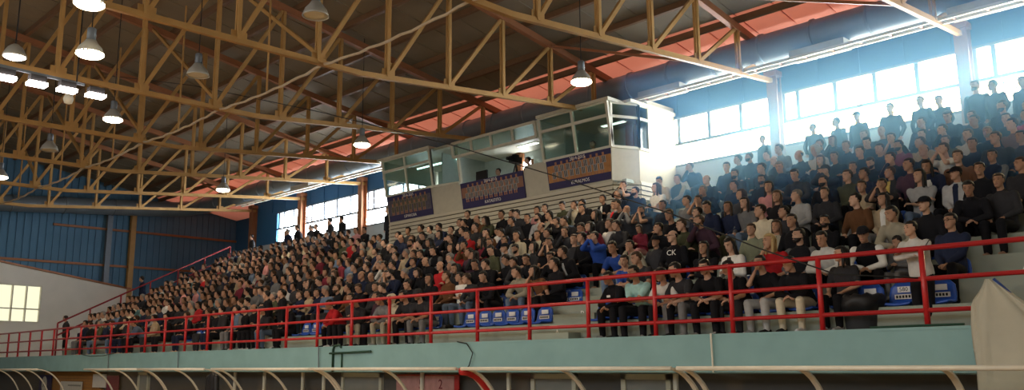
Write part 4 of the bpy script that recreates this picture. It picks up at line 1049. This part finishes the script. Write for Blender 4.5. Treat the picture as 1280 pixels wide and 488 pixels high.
HERO = '''
-1 -4.59 S1 white s S1 black rail
0 -5.92 t charcoal l 0 black -
0 -6.60 j black s 1 cream -
0 -7.12 t black s 3 lightgrey -
0 -7.70 t black s 1 charcoal -
0 -8.13 t black s 1 black -
0 -8.66 t charcoal s 1 grey -
0 -9.09 t white s 1 black -
0 -9.67 t mint s 7 black -
0 -10.14 j black s 1 black logo
0 -15.80 t charcoal cap 1 grey -
0 -16.36 t charcoal s 1 black -
0 -16.79 H cream s 1 stone -
0 -17.25 j grey s 1 stone -
0 -17.79 j plum s 0 black -
0 -18.23 j charcoal cap 1 stone -
0 -18.93 j charcoal s 2 black -
0 -19.36 j red s 1 black -
1 -4.61 j navy glasses 5 black -
1 -5.32 j grey s 4 grey child
1 -5.81 v black/white cap 1 black -
1 -6.41 j white s 1 black -
1 -6.98 v black/grey beard 0 black -
1 -7.42 t red bl 3 black -
1 -8.21 c white/charcoal l 4 black -
1 -8.84 j black l 2 black -
1 -10.10 t charcoal b 1 black -
1 -10.54 t blue s 7 denim -
1 -12.51 j black s 0 black -
1 -12.94 t brown l 3 black -
1 -13.37 h stone s 1 denim -
1 -14.46 j black s 1 black -
1 -14.89 j charcoal b 1 denim -
1 -15.59 t white s 2 denim -
1 -16.02 j brown b 0 charcoal -
1 -16.71 j black l 0 black -
1 -17.15 j black s 1 black -
1 -18.16 j black s 1 black -
2 -5.16 j black cap 0 black -
2 -5.59 j stone s 1 lightgrey -
2 -6.93 j black beard 5 black -
2 -7.45 j black s 0 black -
2 -7.88 o stone/charcoal lb 5 denim -
2 -8.31 j sage b 0 charcoal -
2 -10.06 j black bald 0 black ck
2 -10.49 j charcoal cap 0 black -
2 -10.93 j stone s 3 charcoal -
2 -11.36 t blue s 1 denim -
2 -12.73 o black/lightgrey s 3 black -
2 -13.16 j black s 1 black -
2 -13.84 j black s 1 black -
2 -14.27 j charcoal s 1 black -
2 -14.70 j black s 4 black -
2 -15.13 j black s 1 black -
2 -15.56 j black s 1 black -
2 -16.34 j charcoal l 1 black -
2 -16.77 j charcoal gr 0 black -
2 -17.20 j red bald 2 denim -
2 -17.66 j black l 1 black -
2 -18.18 j black gr 1 black -
2 -18.80 j navy s 1 black -
2 -20.13 j charcoal bald 4 black -
2 -20.56 j navy bald 2 black -
3 -4.25 j charcoal b 0 black -
3 -4.67 j black s 1 black -
3 -6.17 o beige/white l 5 grey -
3 -6.59 j brown s 0 black -
3 -8.02 j charcoal s 0 black -
3 -8.48 j cream s 0 denim -
3 -9.73 j plum b 3 black -
3 -10.16 h olive b 7 black -
3 -10.78 j black s 3 black -
3 -12.61 j blue s 6 black -
3 -13.04 j black s 0 black -
3 -13.47 t charcoal b 5 black -
3 -13.90 j black s 6 black -
3 -14.33 t black s 5 black -
3 -14.76 j charcoal l 5 black -
3 -15.19 t black s 4 black -
3 -15.62 j grey cap 0 black -
3 -16.07 j olive s 4 black -
3 -16.50 j charcoal l 3 black -
3 -16.93 j plum s 0 black -
3 -17.36 j charcoal gr 1 black -
3 -18.30 j black bald 1 black -
3 -19.41 j navy s 5 black -
3 -19.84 o black/lightgrey s 3 black -
3 -20.36 c white/white s 3 black -
3 -20.80 h charcoal gr 0 black -
3 -21.45 j charcoal s 0 black -
4 -4.15 j charcoal b 5 black -
4 -4.75 j black s 0 black -
4 -5.19 o lightgrey/navy cap 5 black -
4 -7.57 j charcoal s 0 black -
4 -8.11 h lightgrey gr 0 black -
4 -8.54 j black lb 2 black -
4 -9.26 j grey l 0 denim -
4 -9.69 j navy lb 0 olive -
4 -10.12 j navy s 4 black -
4 -10.55 j navy s 5 black -
4 -10.98 t black b 7 black -
4 -11.99 j maroon lb 4 pink child
4 -12.42 j charcoal s 1 black -
4 -12.84 t white b 0 black -
4 -13.27 j maroon l 3 black -
4 -13.70 j grey s 4 black -
4 -14.13 j charcoal s 3 black -
4 -15.96 h stone s 0 black -
4 -16.77 j black b 3 black -
4 -17.28 j maroon l 2 black -
4 -17.71 j brown s 3 black -
4 -18.14 j red l 0 black -
4 -18.57 j charcoal l 2 black -
4 -19.00 v black/grey s 1 black -
4 -21.10 j navy s 0 black -
5 -4.80 v navy/grey s 5 black -
5 -5.33 j brown b 0 black -
5 -5.76 o navy/white l 1 black -
5 -6.19 j plum s 0 black -
5 -6.62 o charcoal/yellow b 5 black -
5 -7.05 j navy s 0 black -
5 -7.48 h olive b 5 black -
5 -7.91 j black s 0 black -
5 -9.15 j pink l 2 black -
5 -10.77 t lightgrey s 6 black -
5 -11.20 h grey s 2 black -
5 -13.86 j black l 0 black -
5 -14.66 o black/white s 1 black -
5 -15.12 j black s 6 black -
5 -15.93 j black bald 5 black -
5 -16.95 t navy s 1 black -
5 -17.66 j brown s 3 black -
5 -18.68 j red s 2 black -
5 -20.12 j black l 1 black -
5 -20.67 t teal s 6 black -
5 -22.39 j black bald 0 black -
5 -23.11 j navy s 0 black -
6 -4.44 j charcoal s 0 black -
6 -4.87 j charcoal b 0 black -
6 -5.29 j navy s 0 black -
6 -5.72 t white b 6 black -
6 -8.78 j charcoal s 1 black -
6 -10.43 j navy s 0 black -
6 -13.55 t black s 1 black -
6 -14.05 o grey/red s 5 black -
6 -15.00 j black s 0 black -
6 -16.19 j stone s 0 black -
6 -16.62 j lightgrey s 0 black -
6 -17.05 j black s 0 black -
6 -17.48 j charcoal s 3 black -
6 -18.24 t white s 4 black child
6 -19.25 j charcoal s 0 black -
6 -21.64 j black s 4 black -
6 -22.21 j pink lb 2 black -
6 -22.66 j navy bald 4 black -
6 -23.67 j black s 0 black -
7 -5.62 j lightgrey b 5 black -
7 -6.05 j olive b 5 black -
7 -6.48 j beige b 0 black -
7 -6.91 j maroon s 0 black -
7 -7.34 j navy s 0 black -
7 -7.77 j navy s 2 black -
7 -8.32 j black s 2 black -
7 -9.54 j navy gr 1 black -
7 -10.10 j navy s 2 black -
7 -11.61 j navy bald 0 black -
7 -13.14 t white lb 2 black -
7 -14.34 j black gr 2 black -
7 -14.92 o black/white s 2 black -
7 -15.40 j black s 1 black -
7 -16.32 j olive s 4 black -
7 -17.08 j black s 2 black -
7 -17.52 j pink s 5 black -
7 -17.95 j charcoal s 1 black -
7 -18.38 t white s 2 black -
7 -18.83 j black s 0 black -
7 -19.26 j olive l 1 black -
7 -20.53 j black s 0 black -
7 -20.96 j black s 5 black -
7 -21.39 j navy s 1 black -
7 -21.82 j black s 2 black -
7 -22.25 j grey s 0 black -
7 -22.68 j charcoal s 0 black -
7 -24.15 j navy s 5 black -
7 -25.01 j grey s 2 black -
7 -25.59 j navy s 5 black -
8 -5.11 j navy s 5 black -
8 -6.77 j navy s 5 black -
8 -8.37 j navy b 0 black -
8 -9.08 H lightgrey l 4 black -
8 -9.52 j navy bald 0 black -
8 -11.53 j navy s 0 black -
8 -13.11 v navy/lightgrey s 5 black -
8 -13.54 j beige s 4 black -
8 -21.21 j black s 2 black -
9 -5.93 j navy s 0 black -
9 -6.39 j navy s 4 black -
9 -6.96 j navy s 0 black -
9 -8.35 j navy b 5 black -
9 -10.45 j grey b 0 black -
9 -10.88 j navy s 5 black -
9 -11.30 j navy s 0 black -
9 -11.73 j navy s 5 black -
'''
POSEW = {'1': 'leaning forward', '2': 'arms crossed', '3': 'chin in hand', '4': 'looking down', '6': 'hands at face', '7': 'arms folded on knees', '5': 'leaning back', '0': 'sitting upright', 'S0': 'standing', 'S2': 'standing'}
HAIRW = {'s': '', 'b': 'brown-haired', 'l': 'long-haired', 'lb': 'long-haired', 'bl': 'blonde', 'bald': 'bald', 'gr': 'grey-haired', 'cap': 'capped', 'beard': 'bearded', 'glasses': 'bespectacled', 'cu': 'curly-haired'}
roster = []      # dicts: row, x, typ, col, hair, kind, pants, extra
for line in HERO.strip().splitlines():
    q = line.split(); roster.append(dict(row=int(q[0]), x=float(q[1]), typ=q[2], col=q[3], hair=q[4], kind=q[5], pants=q[6], ex=q[7], hero=True))
def free(row, x, gap=.40): return all(abs(p['x']-x) > gap for p in roster if p['row'] == row)
TOPS = ['black']*14+['charcoal']*6+['navy']*6+['grey']*3+['plum', 'olive', 'brown', 'brown', 'maroon', 'lightgrey', 'stone', 'beige', 'red', 'white', 'cream', 'denim', 'teal', 'pink']
def rnd(row, x):
    kind = rng.choice(('0', '0', '0', '1', '2', '3', '4', '5', '6', '0', '2'))
    return dict(row=row, x=x, typ=rng.choice('jjjjjjthov'), col=rng.choice(TOPS), hair=rng.choice(('s', 's', 's', 's', 's', 's', 'b', 'b', 'gr', 'bald', 'cap', 'l', 'lb', 'beard', 'glasses')), kind=kind, pants=rng.choice(('black', 'black', 'denim', 'charcoal', 'navy', 'grey')), ex='-', hero=False)
fill = []
for row in range(10):
    x = -4.25 if row >= 4 else -12.3
    lim = -38.7
    while x > lim:
        x -= rng.uniform(.44, .56)
        if row <= 3 and -12.25 < x < -10.95: continue
        if row == 0 and x > -19.9: continue
        if row == 0 and (-21.6 < x < -20.1 or -28.0 < x < -27.0): continue
        if row == 0 and rng.random() < .30: continue
        if row == 9 and x < -15.2 and x > -27.9: continue
        if row == 8 and -27.8 < x < -15.2: continue
        if row in (5, 6, 7) and -15.6 < x < -11.5 and rng.random() < .45: continue
        if row >= 8 and -16 < x < -10.5 and rng.random() < .8: continue
        if rng.random() < .07: continue
        if free(row, x) and all(abs(p['x']-x) > .40 for p in fill if p['row'] == row): fill.append(rnd(row, x))
def dist(p): return math.hypot(p['x'], rowy(p['row']))
fill.sort(key=dist)
STAND = [(-9.7, 's', 'navy', .97), (-9.05, 'cap', 'black', .98), (-8.2, 's', 'navy', 1.0), (-7.55, 'b', 'black', 1.0), (-6.9, 's', 'black', .98), (-6.2, 's', 'navy', 1.06), (-5.65, 's', 'charcoal', 1.0), (-5.2, 'b', 'navy', .96), (-4.85, 's', 'black', 1.18), (-4.2, 's', 'black', 1.05), (-10.3, 's', 'navy', .93), (-11.4, 's', 'black', .88)]
NIND = 300-len(STAND)-7-len(roster)
roster += fill[:NIND]; rest = fill[NIND:]
# order along each row, for the labels
LEFT_OF = {}
def describe(p, order, where):
    col = p['col'].split('/')[0]; g = GARM[p['typ'][0]]
    hw = HAIRW[p['hair']]
    a = 'an' if hw[:1] in 'aeiou' and hw else 'a'
    s = ('%s person in %s %s, %s, %s row, %s' % (hw, col, g, POSEW.get(p['kind'], 'sitting'), ROWN[p['row']], where)).strip()
    return s
byrow = {}
for p in roster: byrow.setdefault(p['row'], []).append(p)
for k, lst in byrow.items():
    lst.sort(key=lambda p: -p['x']); c1 = c2 = 0
    for p in lst:
        lm, nm = (-11.6, 'lettered steps') if k <= 4 else (-15.7, 'booth corner')
        if p['x'] > lm: c1 += 1; p['where'] = '%s left of right-end steps' % ordw(c1)
        else: c2 += 1; p['where'] = '%s left of %s' % (ordw(c2), nm)
SPECIAL = {('ck',): 0}
for p in roster:
    r_ = random.Random(int(p['x']*100)+p['row']*7919)
    if p['row'] == -1:
        t, P = person((-4.72, 12.98, 2.15), R(-6), .90, 'S', 'white', 's', 'S1', 'black', '-', r_, True, -20)
        t['label'] = 'boy person in white striped jacket standing and leaning on the red railing'
        # dark stripes down the sleeves
        j = [c for c in t.children if c.name.startswith('jacket')][0]
        s, e, h = P['arms'][1]; m_ = MB()
        for dx in (-.012, .012): m_.tube([s+Vector((.06, dx, .055)), s.lerp(e, .5)+Vector((.055, dx, .045)), e+Vector((.05, dx-.01, .04))], .007, 5)
        m_.build('sleeve_stripes', M['ink'], j, True)
        s, e, h = P['arms'][0]; m_ = MB()
        for dx in (-.012, .012): m_.tube([s+Vector((-.06, dx, .055)), s.lerp(e, .5)+Vector((-.055, dx, .045)), e+Vector((-.05, dx-.01, .04))], .007, 5)
        m_.build('sleeve_stripes', M['ink'], j, True)
        continue
    sc = r_.uniform(.95, 1.05) if p['ex'] != 'child' else .74
    k = p['row']
    t, P = person((p['x'], rowy(k)+.27+r_.uniform(-.03, .03), rowz(k)+.03), R(r_.uniform(-16, 8)), sc, p['typ'], p['col'], p['hair'], p['kind'], p['pants'], p['ex'], r_, k <= 1)
    t['label'] = describe(p, 0, p['where']); t['group'] = 'spectators seated in the %s row' % ROWN[k]
    if p['ex'] == 'ck':
        t['label'] = 'bald bespectacled person in black sweatshirt with big white chest letters'
        c = P['ch'].lerp(P['nb'], .25); n = Vector((0, -1, .0))
        text_obj('CK', .15, M['whiteink'], t, c+Vector((0, -.158, 0)), (math.pi/2-R(8), 0, 0))
    if p['ex'] == 'logo': MB().boxm((-.05, -.008, -.02), (.05, .008, .02)).build('logo', M['whiteink'], t, loc=P['ch']+Vector((-.05, -.165, -.02)))
    if p['ex'] == 'child': t['label'] = 'small child person in %s %s, %s row, %s' % (p['col'].split('/')[0], GARM[p['typ'][0]], ROWN[k], p['where'])
    # a seat under everyone whose seat shows
    if k <= 2 and p['x'] > -19: seat(k, p['x'], 'blue seat under the person %s, %s row' % (p['where'], ROWN[k]), BLUE, 'blue seats with people on them')
for i, (x, hair, col, sc) in enumerate(sorted(STAND, key=lambda q: -q[0])):
    r_ = random.Random(500+i); x += r_.uniform(-.22, .22)
    t, P = person((x, 21.5+r_.uniform(-.2, .2), ZW), R(r_.uniform(-30, 15)), sc, 'c', col, hair, r_.choice(('S0', 'S2')), 'black', '-', r_, True)
    t['label'] = 'person in %s top standing on top walkway before bright windows, %s from right' % (col, ordw(i+1)); t['group'] = 'people standing on the top walkway'
for (x, y, z, lab, col, pn) in ((-22.85, 13.0, 2.15, 'person in black jacket and stone trousers standing behind railing at the front left', 'black', 'stone'), (-22.05, 13.0, 2.15, 'person in black standing just right of the one in stone trousers', 'black', 'black'),
                                (-39.4, 13.1, 2.15, 'person standing alone at the foot of the dark red stair railing', 'charcoal', 'black'), (-39.5, 16.2, 4.0, 'person in dark clothes standing beside the dark red stair railing under the column', 'navy', 'black')):
    t, P = person((x, y, z), R(-20), .97, 'j', col, 's', 'S0', pn, '-', random.Random(int(-x*50)), True)
    t['label'] = lab
for (x, y, z, lab, col) in ((-17.3, BY+.5, 7.72, 'person in dark top sitting behind the right booth cabin window', 'teal'), (-21.7, BY+.6, 7.55, 'person whose head shows above the middle booth banner', 'black'), (-20.35, BY+.7, 7.75, 'person beside the video camera in the middle booth bay', 'charcoal')):
    t, P = person((x, y, z), R(-10), 1, 'j', col, 's', '0', 'black', '-', random.Random(int(-x*10)))
    t['label'] = lab
    MB().boxm((-.2, -.2, -.05), (.2, .2, .02)).tube([(0, 0, -.05), (0, 0, 7.2-z)], .03, 8).build('stool', M['black'], None, loc=(x, y, z)).__setitem__('label', 'black stool under the %s' % lab)
for o in bpy.data.objects:
    if o.name.startswith('stool') and o.parent is None: o['category'] = 'stool'
for o in (BLUE, WHITE):
    for c in list(o.children):
        for d in list(c.children): bpy.data.objects.remove(d, do_unlink=True)
        bpy.data.objects.remove(c, do_unlink=True)
    bpy.data.objects.remove(o, do_unlink=True)
# ------------------------------------------------------------------ the several hundred smaller spectators far off: one object
def coarse(kind, yaw):
    P = get_pose(kind, yaw); out = []
    for key in ('body', 'top', 'legs', 'hair'):
        if key == 'body': me = body_mesh(P, .026, False)
        elif key == 'top': me = garment(P, 'jacket', .034)
        elif key == 'legs': me = garment(P, 'trousers', .036)
        else: me = cached(('hair', 'short'), lambda: hair_mesh('short'))
        v = np.empty(len(me.vertices)*3); me.vertices.foreach_get('co', v); v = v.reshape(-1, 3)
        if key == 'hair':
            mm = np.array(P['HM']); v = v @ mm[:3, :3].T+mm[:3, 3]
        nl = len(me.loops); li = np.empty(nl, np.int32); me.loops.foreach_get('vertex_index', li)
        ls = np.empty(len(me.polygons), np.int32); me.polygons.foreach_get('loop_total', ls)
        out.append((v, li, ls))
    return out
V, LI, LT, CC = [], [], [], []; nv_ = 0
for x in np.arange(-39.5, -28, .42): 
    if rng.random() < .6: rest.append(dict(row=10, x=float(x)+rng.uniform(-.15, .15), typ='j', col=rng.choice(TOPS[:21]), hair='s', kind='S0', pants='black', ex='-'))
for p in rest:
    kind = p['kind'] if p['kind'] in ('0', '1', '2', 'S0') else '0'
    yaw = rng.choice((-30, 2)); parts_ = cached(('C', kind, yaw), lambda: coarse(kind, yaw))
    a = R(rng.uniform(-18, 10)); s = rng.uniform(.94, 1.05); ca, sa = math.cos(a)*s, math.sin(a)*s
    k = p['row']; loc = np.array((p['x'], rowy(k)+.27, rowz(k)+.03)) if k < 10 else np.array((p['x'], 21.3+rng.uniform(-.3, .5), ZW))
    rm = np.array(((ca, -sa, 0), (sa, ca, 0), (0, 0, s)))
    hcol = HAIRC[rng.choice(('dark', 'dark', 'dark', 'dark', 'dark', 'brown', 'brown', 'brown', 'grey'))]
    for (v, li, lt), c in zip(parts_, (vary(rng.choice(SKINS), rng), vary(PAL[p['col']], rng), PAL[p['pants']], hcol)):
        V.append(v @ rm.T+loc); LI.append(li+nv_); LT.append(lt); nv_ += len(v)
        CC.append(np.tile(np.array(tuple(c)+(1,), np.float32), (len(v), 1)))
V = np.concatenate(V); LI = np.concatenate(LI); LT = np.concatenate(LT); CC = np.concatenate(CC)
me = bpy.data.meshes.new('seated_crowd'); me.vertices.add(len(V)); me.vertices.foreach_set('co', V.ravel())
me.loops.add(len(LI)); me.loops.foreach_set('vertex_index', LI)
me.polygons.add(len(LT)); me.polygons.foreach_set('loop_start', np.concatenate(([0], np.cumsum(LT)[:-1])).astype(np.int32))
me.update(calc_edges=True); me.validate()
ca_ = me.color_attributes.new('garment', 'FLOAT_COLOR', 'POINT'); ca_.data.foreach_set('color', CC.ravel())
me.polygons.foreach_set('use_smooth', [True]*len(me.polygons)); me.materials.append(M['crowd'])
tag(link('seated_crowd', me), 'dense crowd of smaller spectators filling the far left of the stand', 'crowd', kind='stuff')
print('PEOPLE', len(roster), 'individual', len(rest), 'in the crowd', len(me.polygons), 'crowd faces', len(bpy.data.objects), 'objects')
